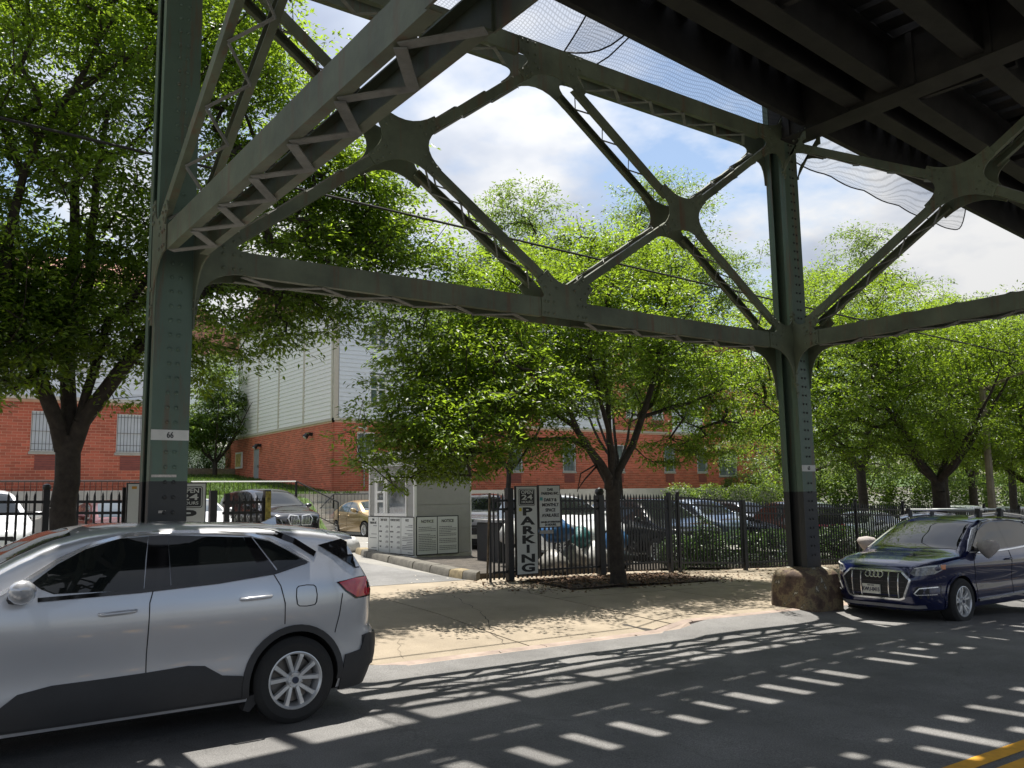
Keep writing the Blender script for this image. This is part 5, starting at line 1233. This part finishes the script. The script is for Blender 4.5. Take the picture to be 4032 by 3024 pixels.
# black bin, rubbish bags, tarp
bn = thing('rubbish_bin', 'big black rubbish container with a white bag on top, between booth and fence', 'bin')
MB().box(11.8, 13.0, 17.0, 18.0, .3, 1.25).build('body', BLKP, bn, bevel=.03); MB().box(11.75, 13.05, 16.95, 18.05, 1.25, 1.31).build('lid', mat('bin_lid', (.30, .30, .31), .35, var=.5, vscale=6, bump=.5), bn)
for k in range(8): MB().box(11.85+.14*k, 11.89+.14*k, 16.97, 17.0, .35, 1.2).build('rib', BLKP, bn)
BAGS = dict(white=mat('white_plastic', (.45, .45, .44), .35, var=.12, vscale=8, bump=.8, bscale=12), grey=mat('grey_plastic', (.22, .21, .19), .35, var=.5, vscale=7, bump=.8, bscale=12), blue=mat('blue_plastic', (.03, .11, .26), .35, var=.5, vscale=7, bump=.8, bscale=12), teal=mat('teal_plastic', (.03, .14, .14), .4, var=.4, vscale=6, bump=.8), black=mat('black_plastic_bag', (.012, .012, .013), .25, bump=.8, bscale=12))  # bag colours lowered to stand for the shade behind the fence
def bag(x, y, z, r, h, c, label, name='rubbish_bag', seed=1):
    rr_ = random.Random(seed); b = MB(); V = []; n = 14; m_ = 9; ph = [rr_.uniform(0, 6) for _ in range(4)]
    for i in range(m_+1):
        t_ = i/m_; rad_ = r*math.sin(math.pi*min(.999, .08+t_*.9))**.6*(1-.25*t_)
        for k in range(n):
            a = 2*math.pi*k/n; w = 1+.12*math.sin(3*a+ph[0]+4*t_)+.07*math.sin(7*a+ph[1]+9*t_); V.append((x+rad_*w*math.cos(a), y+rad_*w*math.sin(a), z+h*t_*(1+.06*math.sin(2*a+ph[2]))))
    b.add(V, [(i*n+k, i*n+(k+1) % n, (i+1)*n+(k+1) % n, (i+1)*n+k) for i in range(m_) for k in range(n)]+[tuple(m_*n+k for k in range(n)), tuple(range(n))[::-1]])
    o = b.build(name, BAGS[c], smooth=45); tag(o, label, 'bag'); return o
gz2 = lambda x, y: ground(x, y)
bag(10.84, 22.95, gz2(10.7, 23), .22, .42, 'white', 'crumpled white plastic bag on the asphalt by the kerb tip left of the booth', 'plastic_bag', 3)
for i, (x, y, z, r, h, c, l) in enumerate((
    (11.9, 15.1, 0, .36, .5, 'grey', 'large pale grey rubbish bag behind the fence right of the parking sign'), (12.6, 15.3, 0, .38, .6, 'grey', 'grey rubbish bag behind the fence beside the thick post'),
    (12.3, 15.5, .65, .42, .55, 'blue', 'blue plastic bag heaped on white bags left of the central tree'), (13.3, 15.4, 0, .4, .65, 'white', 'white rubbish bag directly behind the central tree trunk'),
    (13.1, 15.6, .5, .28, .5, 'teal', 'teal plastic bag tucked behind the left edge of the central tree trunk'), (14.1, 15.5, .45, .36, .5, 'blue', 'blue bag behind the fence right of the central tree'),
    (14.0, 15.4, 0, .4, .5, 'black', 'black rubbish bag below the blue bag right of the central tree'), (11.3, 15.4, .0, .34, .7, 'grey', 'grey bag standing behind the small strip sign'),
    (11.5, 16.1, .6, .35, .5, 'white', 'round white bag on the heap above the strip sign'))):
    bag(x, y, gz2(x, y)+z, r, h, c, l, seed=i+10)

# ------------------------------------------------------------------ trees
def leaf_mat(name, c, tcol, tw=.5):
    m = bpy.data.materials.new(name); m.use_nodes = True; t = m.node_tree; b = t.nodes['Principled BSDF']; out = t.nodes['Material Output']
    g = t.nodes.new('ShaderNodeNewGeometry'); n = t.nodes.new('ShaderNodeTexNoise'); n.inputs['Scale'].default_value = .9; n.inputs['Detail'].default_value = 3
    t.links.new(g.outputs['Position'], n.inputs['Vector'])
    a = t.nodes.new('ShaderNodeMath'); a.operation = 'ADD'; t.links.new(g.outputs['Random Per Island'], a.inputs[0]); t.links.new(n.outputs['Fac'], a.inputs[1])
    mr = t.nodes.new('ShaderNodeMapRange'); mr.inputs['From Min'].default_value = .4; mr.inputs['From Max'].default_value = 1.6; mr.inputs['To Min'].default_value = .55; mr.inputs['To Max'].default_value = 1.5
    t.links.new(a.outputs[0], mr.inputs[0])
    tr = t.nodes.new('ShaderNodeBsdfTranslucent'); mx = t.nodes.new('ShaderNodeMixShader'); mx.inputs[0].default_value = tw
    for col, sock in ((c, b.inputs['Base Color']), (tcol, tr.inputs['Color'])):
        s = t.nodes.new('ShaderNodeVectorMath'); s.operation = 'SCALE'; s.inputs[0].default_value = col; t.links.new(mr.outputs[0], s.inputs['Scale']); t.links.new(s.outputs[0], sock)
    b.inputs['Roughness'].default_value = .38; b.inputs['Specular IOR Level'].default_value = .45
    t.links.new(b.outputs[0], mx.inputs[1]); t.links.new(tr.outputs[0], mx.inputs[2]); t.links.new(mx.outputs[0], out.inputs[0]); return m
LEAF = leaf_mat('zelkova_leaf', (.036, .075, .018), (.33, .48, .03), .48)
LEAF2 = leaf_mat('far_leaf', (.05, .092, .022), (.26, .38, .05), .44)
LEAF3 = leaf_mat('shrub_leaf', (.032, .07, .016), (.10, .19, .03), .3)
BARK = mat('dark_bark', (.04, .032, .026), .9, var=.45, vscale=9, bump=1, bscale=22, coord='World')
def leaves_mesh(name, P, D, size, m, wr=.42, seed=0):
    """P positions, D leaf directions; one folded rhombus of two triangles per leaf"""
    r = np.random.default_rng(seed); n = len(P); D = D/np.linalg.norm(D, axis=1)[:, None]
    up = np.array([0, 0, 1.0])+r.normal(0, .42, (n, 3)); S = np.cross(D, up); S /= np.linalg.norm(S, axis=1)[:, None]+1e-9; U = np.cross(S, D)
    L_ = (size*r.uniform(.65, 1.25, n))[:, None]; W_ = L_*wr
    V = np.empty((n, 4, 3)); V[:, 0] = P; V[:, 1] = P+D*L_*.42+S*W_*.5+U*L_*.07; V[:, 2] = P+D*L_-U*L_*.06; V[:, 3] = P+D*L_*.42-S*W_*.5+U*L_*.07
    me = bpy.data.meshes.new(name); me.vertices.add(4*n); me.vertices.foreach_set('co', V.ravel())
    idx = (np.arange(n)*4)[:, None]+np.array([0, 1, 2, 0, 2, 3]); me.loops.add(6*n); me.loops.foreach_set('vertex_index', idx.ravel().astype(np.int32))
    me.polygons.add(2*n); me.polygons.foreach_set('loop_start', np.arange(0, 6*n, 3, dtype=np.int32)); me.polygons.foreach_set('loop_total', np.full(2*n, 3, np.int32))
    me.update(); me.validate(); me.materials.append(m); return me
def sample_ell(ells, n, r, shell=.55):
    vol = np.array([e[3]*e[3]*e[4] for e in ells]); vol = vol**.75; cnt = (n*vol/vol.sum()).astype(int)+1; out = []
    for e, k in zip(ells, cnt):
        d = r.normal(0, 1, (k, 3)); d /= np.linalg.norm(d, axis=1)[:, None]; q = r.uniform(shell**3, 1, k)**(1/3)
        ry = e[5] if len(e) > 5 else e[3]
        out.append(np.array(e[:3])+d*q[:, None]*np.array([e[3], ry, e[4]]))
    return np.concatenate(out)
def make_tree(name, label, limbs, ells, ntip, per, size, m, seed, r0, group=None, lean=(0, 0), spread=.26, droop=.35, shell=.35, thin=.0045, cat='tree', drop=None):
    """limbs: polylines [(x,y,z)...] (first one is the trunk); more branches grow toward points spread through the crown"""
    r = np.random.default_rng(seed); root = thing(name, label, cat, (0, 0, 0), 0, group)
    pos = []; par = []; minr = []
    def addn(p, q, mr=0): pos.append(np.array(p, float)); par.append(q); minr.append(mr); return len(pos)-1
    for li, (pl_, ra, rb) in enumerate(limbs):
        # resample
        pts = [np.array(pl_[0], float)]
        for a, b in zip(pl_, pl_[1:]):
            a, b = np.array(a, float), np.array(b, float); k = max(1, int(np.linalg.norm(b-a)/.35))
            for i in range(1, k+1): pts.append(a+(b-a)*i/k+r.normal(0, .012, 3))
        q = -1
        if li > 0: q = int(np.argmin([np.linalg.norm(p-pts[0]) for p in pos]))
        for i, p in enumerate(pts): q = addn(p, q, ra+(rb-ra)*i/(len(pts)-1))
    nl = len(pos); tips = sample_ell(ells, ntip, r, shell)
    tips = tips + r.normal(0, .28, tips.shape)*np.array([1, 1, .6])
    if drop: tips = tips[[not drop(t) for t in tips]]
    P0 = np.array(pos); d0 = np.min(np.linalg.norm(tips[:, None]-P0[None, ::2], axis=2), axis=1); tips = tips[np.argsort(d0)]
    cap = len(pos)+len(tips)*9; A = np.zeros((cap, 3)); A[:len(pos)] = P0; cntn = len(pos); tipn = []
    for t in tips:
        dv = A[:cntn]-t; d = np.sqrt((dv*dv).sum(1))+np.maximum(0, dv[:, 2])*.8; q = int(np.argmin(d)); dist = float(np.linalg.norm(A[q]-t))
        k = min(8, max(1, int(dist/.4))); a = A[q].copy(); last = q
        bend = r.normal(0, .06, 3)*dist; 
        for i in range(1, k+1):
            u = i/k; p = a+(t-a)*u+bend*math.sin(math.pi*u)+np.array([0, 0, .12*dist*math.sin(math.pi*u)]); A[cntn] = p; last = addn(p, last, 0); cntn += 1
        tipn.append(last)
    n = len(pos); cnt = np.ones(n)
    for i in range(n-1, -1, -1):
        if par[i] >= 0: cnt[par[i]] += cnt[i]*1.0
    nt_ = np.zeros(n)
    for i in tipn: nt_[i] += 1
    for i in range(n-1, -1, -1):
        if par[i] >= 0: nt_[par[i]] += nt_[i]
    rad_ = np.maximum(thin*np.sqrt(np.maximum(nt_, 1))*1.0, np.array(minr))
    for i in range(nl): rad_[i] = max(minr[i], .01)
    b = MB()
    for i in range(n):
        q = par[i]
        if q < 0: continue
        ra = min(rad_[q], rad_[i]*1.6) if i >= nl or par[i] < 0 else rad_[q]
        if i < nl and abs(rad_[q]-rad_[i]) > .05: ra = rad_[i]*1.15
        b.tube([pos[q]-(pos[i]-pos[q])*.04, pos[i]], [ra, rad_[i]], 10 if rad_[i] > .06 else (6 if rad_[i] > .02 else 3), cap=False)
    # root flare
    p = pos[0]; b.lathe([(r0*1.45, -.15), (r0*1.3, .03), (r0*1.12, .14), (r0*1.02, .32)], tuple(p), n=12)
    b.build('trunk', BARK, root, smooth=60)
    # leaves in flat drooping sprays round every tip
    T = np.array([pos[i] for i in tipn]); Q = np.array([pos[par[i]] for i in tipn]); k = len(T)
    ii = np.repeat(np.arange(k), per); ang = r.uniform(0, 2*math.pi, len(ii)); rr_ = np.sqrt(r.uniform(0, 1, len(ii)))*spread*r.uniform(.45, 1.6, k)[ii]
    bd = T[ii]-Q[ii]; bd /= np.linalg.norm(bd, axis=1)[:, None]+1e-6
    off = np.stack([np.cos(ang)*rr_, np.sin(ang)*rr_, -droop*rr_**1.5+r.normal(0, .035, len(ii))], 1)+bd*(r.uniform(-.9, .35, len(ii))*spread*1.3)[:, None]
    tilt = r.normal(0, .18, (k, 2)); off[:, 2] += (off[:, 0]*tilt[ii, 0]+off[:, 1]*tilt[ii, 1])
    D = np.stack([np.cos(ang), np.sin(ang), -.35+r.normal(0, .35, len(ii))], 1)+bd*.5+r.normal(0, .35, (len(ii), 3))
    me = leaves_mesh('crown', T[ii]+off, D, size, m, seed=seed+1); link_mesh('crown', me, None, root)
    return root
def L3(Y, pts, dy=0): return [(x, Y+dy*i/(max(1, len(pts)-1)), z) for i, (x, z) in enumerate(pts)]
# big street tree at left
YT = 13.3; zb1 = ground(2, 13.3)-.05
limbs = [([(1.97, YT, zb1), (1.98, YT, 1.45), (2.0, YT, 2.16), (1.99, YT, 2.75)], .18, .16),
    (L3(YT, [(1.93, 2.6), (1.84, 2.95), (1.59, 3.61), (1.29, 4.02), (1.15, 4.43), (1.08, 5.14), (1.17, 5.82), (1.22, 6.31), (1.58, 7.24)], -.6), .115, .04),
    (L3(YT-.3, [(1.22, 6.31), (.99, 6.97), (.75, 7.6)], .6), .06, .03), (L3(YT-.6, [(1.58, 7.24), (1.74, 7.47), (1.98, 8.13), (2.03, 8.9)], -.5), .05, .02), (L3(YT-.6, [(1.74, 7.47), (2.23, 7.96), (2.8, 8.45)], -.3), .045, .02),
    (L3(YT, [(2.0, 2.7), (1.97, 3.2), (1.95, 4.15), (2.02, 4.9), (2.0, 6.05), (1.97, 7.13), (1.95, 8.3)], .7), .11, .04),
    (L3(YT+.2, [(2.05, 4.5), (2.18, 5.08), (2.14, 5.61), (2.17, 6.47), (2.26, 7.6)], -.5), .08, .03),
    (L3(YT, [(2.05, 2.6), (2.14, 2.95), (2.42, 3.44), (2.65, 3.83), (2.88, 4.24), (3.22, 4.86), (3.74, 5.54), (4.6, 6.3)], -.9), .12, .035),
    (L3(YT, [(2.08, 2.75), (2.13, 3.06), (2.27, 3.8), (2.41, 4.42), (2.65, 4.6), (2.9, 5.06), (3.42, 5.9), (4.0, 7.2)], -.2), .075, .025),
    (L3(YT, [(1.96, 4.0), (1.9, 4.26), (1.57, 4.66), (1.43, 5.08), (1.31, 5.6)], .8), .06, .025), (L3(YT, [(1.55, 3.7), (1.42, 3.92), (1.17, 5.16), (.83, 5.83), (.3, 6.5)], .9), .08, .03)]
ells = [(1.3, 13.3, 8.4, 2.2, 1.7, 2.2), (1.5, 13.3, 6.1, 1.9, 1.35, 2.0), (.9, 13.3, 4.25, 1.3, .7, 1.3), (4.45, 13.8, 8.7, 1.6, 1.4, 1.0), (5.1, 13.9, 6.8, 1.8, 1.05, 1.0), (4.1, 13.5, 4.9, .85, .6, .8), (5.55, 13.4, 5.55, 1.35, .42, .8), (6.9, 13.4, 6.1, 1.0, .45, .7), (3.72, 13.0, 3.95, .5, .34), (6.6, 13.5, 7.6, 1.0, .6), (-.8, 13.5, 6.5, 1.6, 1.8), (2.6, 13.2, 9.4, 2.4, .9), (6.1, 13.9, 8.1, 1.1, .7, .6), (6.6, 13.9, 7.2, 1.3, .6, .8), (7.1, 13.5, 6.4, 1.1, .45, .7), (3.3, 13.0, 4.4, .7, .5), (4.6, 13.3, 4.4, .6, .3), (1.2, 13.0, 3.95, 1.3, .45, .8), (2.9, 13.0, 3.95, .6, .35, .6), (.6, 13.0, 3.6, 1.0, .3, .7), (.5, 13.3, 5.0, 1.5, .8), (5.7, 13.3, 5.0, 1.1, .3, .7), (1.0, 13.2, 4.4, 1.6, .5), (2.2, 13.4, 4.9, 1.2, .6), (-.6, 13.3, 3.9, 1.4, .5), (3.0, 13.3, 5.6, 1.0, .5)]
make_tree('street_tree', 'big spreading zelkova street tree at left, thick forked trunk in front of the picket fence', limbs, ells, 2500, 74, .100, LEAF, 11, .18, group='zelkova street trees along the pavement', spread=.30)
# central street tree
YC = 12.8; zb2 = ground(11.6, 12.8)-.03
limbs = [([(11.68, YC, zb2), (11.62, YC, 1.1), (11.58, YC, 2.12)], .15, .14),
    (L3(YC, [(11.5, 2.0), (11.4, 2.2), (10.81, 2.69), (10.38, 3.02), (10.06, 3.4), (9.3, 3.9), (8.4, 4.2)], -.9), .09, .02), (L3(YC-.2, [(10.74, 2.77), (10.27, 2.89), (9.56, 2.89), (8.83, 2.84), (7.8, 2.9)], -.7), .045, .012),
    (L3(YC, [(11.5, 2.1), (11.45, 2.35), (11.2, 2.87), (10.99, 3.27), (10.58, 3.54), (10.11, 3.75), (9.4, 4.3)], .9), .085, .02), (L3(YC, [(11.58, 2.2), (11.54, 2.67), (11.33, 3.11), (11.08, 3.69), (10.8, 4.4), (10.6, 5.4)], -.5), .06, .02),
    (L3(YC, [(11.6, 2.15), (11.64, 2.6), (11.67, 3.72), (11.66, 4.62), (11.84, 5.6), (12, 7)], .4), .07, .02), (L3(YC, [(11.65, 2.1), (11.74, 2.35), (12.07, 2.83), (12.35, 3.44), (12.64, 4.2), (12.86, 5.1), (13.2, 6.6)], -.3), .085, .02),
    (L3(YC, [(12.39, 3.45), (13.14, 3.79), (13.82, 4.73), (14.3, 5.6)], .9), .055, .015), (L3(YC, [(12.43, 3.42), (13.55, 3.75), (14.52, 4.1), (15.4, 4.3)], -.8), .05, .012)]
ells = [(9.4, 13.2, 4.3, 2.7, 1.0, 1.5), (11.8, 13.0, 5.2, 2.4, 1.1, 2.4), (6.95, 12.5, 3.05, .95, .55, 1.1), (7.9, 12.9, 4.0, 1.3, .7, 1.0), (14.0, 13.0, 4.0, 1.9, .6, 1.8), (14.6, 13.0, 5.0, 1.6, .9, 1.8), (11.9, 13.6, 6.6, 1.9, 1.0, 1.8), (9.0, 12.6, 2.95, 1.6, .45, 1.3), (7.3, 12.4, 2.7, 1.0, .45, 1.0), (8.4, 12.6, 3.6, 1.6, .7, 1.5), (6.9, 12.3, 2.62, .9, .3, .7), (8.0, 12.3, 2.45, .7, .28, .6), (6.2, 12.4, 2.75, .6, .3, .6), (7.4, 12.4, 3.3, 1.2, .5), (13.6, 12.7, 2.8, 1.0, .3, .8), (8.3, 13.4, 5.0, 1.4, .7, .9), (9.3, 13.3, 6.0, 1.5, .6, 1.1), (7.5, 13.5, 5.6, .9, .4, .7), (13.4, 13.6, 6.8, 1.3, .9), (15.2, 12.8, 3.2, 1.2, .4, 1.2)]
ct = make_tree('street_tree', 'smaller zelkova street tree in the centre, growing from a mulch pit before the fence', limbs, ells, 2100, 62, .092, LEAF, 12, .15, group='zelkova street trees along the pavement', spread=.28)
b = MB()
for pts in ([(11.23, 12.7, 2.5), (10.54, 12.5, 2.26), (10.28, 12.3, 1.92)], [(11.22, 12.75, 2.46), (10.8, 12.7, 2.15), (10.53, 12.6, 1.95)]): b.tube(pts, [.022, .014, .006], 5)
o = b.build('dead_branch', BARK, ct)
def auto_limbs(x, y, z0, zf, H, r0, rnd, sx=1.0):
    L_ = [([(x, y, z0), (x+rnd.uniform(-.1, .1), y, (z0+zf)/2), (x, y, zf)], r0, r0*.85)]
    k = 6
    for i in range(k):
        a = 2*math.pi*i/k+rnd.uniform(-.3, .3); q = rnd.uniform(.5, 1.0)*sx; pts = []
        for u in (0, .15, .4, .7, 1): pts.append((x+math.cos(a)*H*.42*q*u**.8, y+math.sin(a)*H*.42*q*u**.8, zf-.15+(H-zf)*(.85-.25*q)*u))
        L_.append((pts, r0*.5, r0*.12))
    return L_
rnd = random.Random(5)
make_tree('street_tree', 'zelkova street tree right of column 65, forked trunk rising behind the blue car', auto_limbs(23.9, 12.9, ground(24, 12.9), 2.2, 6.6, .2, rnd),
    [(21.4, 13.2, 5.2, 3.2, 1.5, 2.4), (24.6, 13.0, 5.9, 3.3, 1.4, 2.4), (18.2, 13.2, 4.3, 1.7, 1.0, 1.8), (19.0, 13.4, 3.0, 1.6, .6, 1.6), (22.8, 12.9, 3.5, 2.6, .8, 2.2), (20.4, 13.5, 6.8, 2.4, 1.1, 2), (25.6, 13, 3.2, 2.3, .6, 2)], 1500, 74, .09, LEAF, 21, .22, group='zelkova street trees along the pavement', spread=.32)
make_tree('street_tree', 'zelkova street tree at the right edge, standing beyond the pale lamp post', auto_limbs(30.6, 13.2, ground(30, 13), 2.0, 6.8, .2, rnd),
    [(29.0, 13.2, 5.6, 3.4, 1.7, 2.6), (32.5, 13.5, 5.5, 3.2, 1.8, 2.6), (28.8, 13.2, 3.2, 2.8, .8, 2.4), (33, 13.2, 2.9, 2.6, .8, 2.2), (27.4, 13.6, 7.0, 2.2, 1.1, 2.0)], 1200, 70, .10, LEAF, 22, .22, group='zelkova street trees along the pavement', spread=.36)
# trees beyond
def far(name, label, x, y, r0, ells, n, per, size, seed, m=LEAF2, zf=2.8, sp=.42):
    H = max(e[2] for e in ells); return make_tree(name, label, auto_limbs(x, y, ground(x, y)-.1, zf, H, r0, rnd, .8), ells, n, per, size, m, seed, r0, spread=sp, thin=.006)
far('shade_tree', 'tall airy tree rising above the strut just left of centre, in the parking lot', 17.1, 24, .1, [(17.6, 24, 8.6, 2.5, 2.6), (17.4, 24, 11.6, 1.7, 1.4), (15.4, 24, 8.3, 1.5, 1.3), (19.7, 24, 9.6, 1.6, 1.4), (17.5, 24, 6.2, 2.6, 1.6)], 600, 90, .125, 31)
far('shade_tree', 'tall airy tree right of centre whose top shows through the X brace', 19.3, 21, .1, [(21.4, 21, 9.0, 2.9, 2.2), (21.8, 21, 11.8, 1.9, 1.5), (24.2, 21, 9.8, 1.8, 1.4), (21.3, 21, 6.2, 3.2, 1.6), (19.6, 21, 7.6, 1.6, 1.2)], 680, 90, .115, 32)
far('shade_tree', 'tree with spindly top right of column 65 against the grey sky', 31.0, 19.8, .2, [(31.0, 19.8, 9.2, 3.6, 1.7), (32.3, 19.8, 11.6, 1.7, 1.1), (27.2, 20, 8.8, 2.6, 1.4), (30.4, 20, 6.6, 3.8, 1.8)], 620, 85, .125, 33)
far('shade_tree', 'round tree at the right, standing behind the lamp post', 38.5, 20.5, .2, [(38.0, 20.5, 8.4, 4.0, 1.8), (37.5, 20.5, 5.6, 4.2, 2.0), (41.8, 20.5, 8.8, 2.6, 1.6)], 620, 85, .13, 34)
far('shade_tree', 'tree at the right edge, its round top just below the horizontal strut', 46.0, 21, .2, [(45.5, 21, 9.4, 4.2, 1.9), (45.5, 21, 6.0, 4.4, 2.2), (49.0, 21, 8.0, 3.0, 2.0)], 600, 80, .135, 35)
far('shade_tree', 'broad tree filling the gap behind column 65 before the brick wing', 41.5, 31, .25, [(41.5, 31, 4.6, 4.4, 2.2), (47.5, 31, 4.6, 4.6, 2.6), (52, 30, 6, 5, 3.5)], 620, 80, .16, 36, sp=.55)
far('shade_tree', 'far dark tree mass at the right end of the parking lot', 60.0, 30, .3, [(60.0, 30, 5, 6, 3.4), (68, 30, 6, 6, 4.5), (56, 29, 9.5, 4, 2.6)], 620, 75, .2, 37, sp=.7)
far('shade_tree', 'mid green tree between the far siding house and the brick gable wall', 15.2, 50.5, .15, [(15.3, 50.5, 7.0, 1.5, 1.7), (14.3, 50.8, 5.9, 1.5, 1.1), (15.4, 50.5, 9.2, .8, 1.0)], 330, 70, .17, 38, zf=4.2, sp=.4)
# shrubs and hedges
def shrub(name, label, ells, n, size, seed, m=LEAF3, cat='shrub', kind=None):
    r = np.random.default_rng(seed); P = sample_ell(ells, n, r, .75); D = r.normal(0, 1, (len(P), 3)); D[:, 2] = D[:, 2]*.6+.2
    root = thing(name, label, cat); link_mesh('foliage', leaves_mesh('foliage', P, D, size, m, .5, seed), None, root)
    b = MB()
    for e in ells:
        for q in range(5): b.tube([(e[0]+r.uniform(-.1, .1), e[1], e[2]-e[4]), (e[0]+r.uniform(-.6, .6)*e[3], e[1]+r.uniform(-.5, .5)*(e[5] if len(e) > 5 else e[3]), e[2]+e[4]*.6)], [.018, .006], 4)
    b.build('stems', BARK, root); return root
shrub('hedge', 'clipped green hedge above the lawn between column 66 and the brick gable', [(11.6, 53.4, 4.7, 1.4, 1.25, .9), (13.2, 53.4, 4.75, 1.3, 1.2, .9), (14.9, 53.3, 4.6, 1.5, 1.25, .9), (16.4, 53.3, 4.5, 1.2, 1.2, .9), (10, 53.4, 4.7, 1.4, 1.25, .9)], 22000, .13, 51, cat='hedge')
shrub('shrub', 'leafy green shrubs at the foot of the far left fence', [(-.2, 14.9, .75, 1.3, .55, .4), (1.3, 14.9, .7, 1.2, .5, .35), (2.5, 15, .6, .8, .42, .3)], 9000, .07, 52)
shrub('shrub', 'dark vine covered shrub behind the fence panel between two capped posts', [(15.7, 15.0, .45, .7, .45, .3), (16.8, 15.1, .45, .8, .45, .3), (16.6, 15, .95, .35, .35, .2)], 5000, .07, 53)
shrub('shrub', 'low dark shrubs behind the fence right of column 65', [(18.4, 15.5, .3, 1.2, .6, .4), (19.5, 15.2, .35, 1.4, .55, .35), (22.5, 15.2, .3, 1.8, .6, .4), (26, 15.3, .2, 2, .6, .4), (29.6, 15.3, .05, 2, .6, .4)], 16000, .08, 54)
shrub('shrub', 'pale green bushes at the right end of the brick front, below the wing', [(44.5, 36.5, 2.2, 2.2, .9, 1), (47.8, 37, 2.4, 2.4, 1.0, 1), (52, 37, 2.4, 3, 1.1, 1)], 12000, .16, 55, m=LEAF2)
shrub('hedge', 'dense dark bushes filling the far end of the lot under the right hand trees', [(48+4.5*k, 33+.6*math.sin(k*2.1), 1.5-.1*k, 3.0, 2.5, 1.6) for k in range(8)], 42000, .24, 56, m=LEAF2, cat='hedge')
shrub('hedge', 'tall shrub row between the lot and the lawn wall right of column 65', [(36+2.6*k, 34.2, 1.2, 1.6, 1.3, .8) for k in range(5)], 12000, .15, 57, m=LEAF2, cat='hedge')
# mulch pit and fallen leaves
def pit(x, y): return ground(x, y)+.02+.035*math.exp(-((x-11.7)**2+(y-13.1)**2)/1.2)
sheet('mulch_pit', fr_(10.4, 14.4, .2), fr_(12.6, 14.25, .2), DIRT, zf=pit)
r = np.random.default_rng(9); n = 2600; X = r.normal(12.3, 1.5, n); Y_ = np.clip(r.normal(13.5, .55, n), 12.3, 14.9); far_ = r.random(n) < .22; X[far_] = r.uniform(9.5, 24, far_.sum()); Y_[far_] = r.uniform(12.4, 15.2, far_.sum())
Z_ = np.array([(pit(a, c) if 10.4 < a < 14.4 and 12.6 < c < 14.25 else ground(a, c))+.012 for a, c in zip(X, Y_)]); D = r.normal(0, 1, (n, 3)); D[:, 2] *= .12
o = link_mesh('fallen_leaves', leaves_mesh('fallen_leaves', np.stack([X, Y_, Z_], 1), D, .075, mat('dead_leaf', (.13, .07, .035), .8, var=.6, vscale=30, island=.5), .5, 3), None, None, 'stuff')
tag(o, 'scattered brown fallen leaves on the mulch under the central tree', 'fallen leaves')
# grass blades on the lawn and bank
n = 26000; X = r.uniform(5.2, 16.6, n); Y_ = r.uniform(31.1, 51.4, n); k = (Y_ > 34.3) | (X < 13.9); X, Y_ = X[k], Y_[k]
Z_ = np.array([(bank(a, c) if c < 34.3 else terr(a, c)) for a, c in zip(X, Y_)]); D = r.normal(0, .35, (len(X), 3)); D[:, 2] = 1
o = link_mesh('grass', leaves_mesh('grass', np.stack([X, Y_, Z_], 1), D, .13, leaf_mat('grass_blade', (.05, .10, .015), (.14, .23, .03), .35), .2, 4), None, None, 'stuff')
tag(o, 'bright green grass on the bank and lawn behind the gate', 'grass')
# bits of litter along the kerb
n = 160; X = r.uniform(4, 14, n); Y_ = np.where(r.random(n) < .5, r.normal(8.95, .05, n), r.uniform(12.5, 16.5, n)); Z_ = np.array([ground(a, c)+.008 for a, c in zip(X, Y_)]); D = r.normal(0, 1, (n, 3)); D[:, 2] *= .1
o = link_mesh('litter', leaves_mesh('litter', np.stack([X, Y_, Z_], 1), D, .05, mat('paper_litter', (.5, .46, .4), .8, island=.4), .6, 5), None, None, 'stuff'); tag(o, 'small pale scraps of litter along the kerb and fence foot', 'litter')
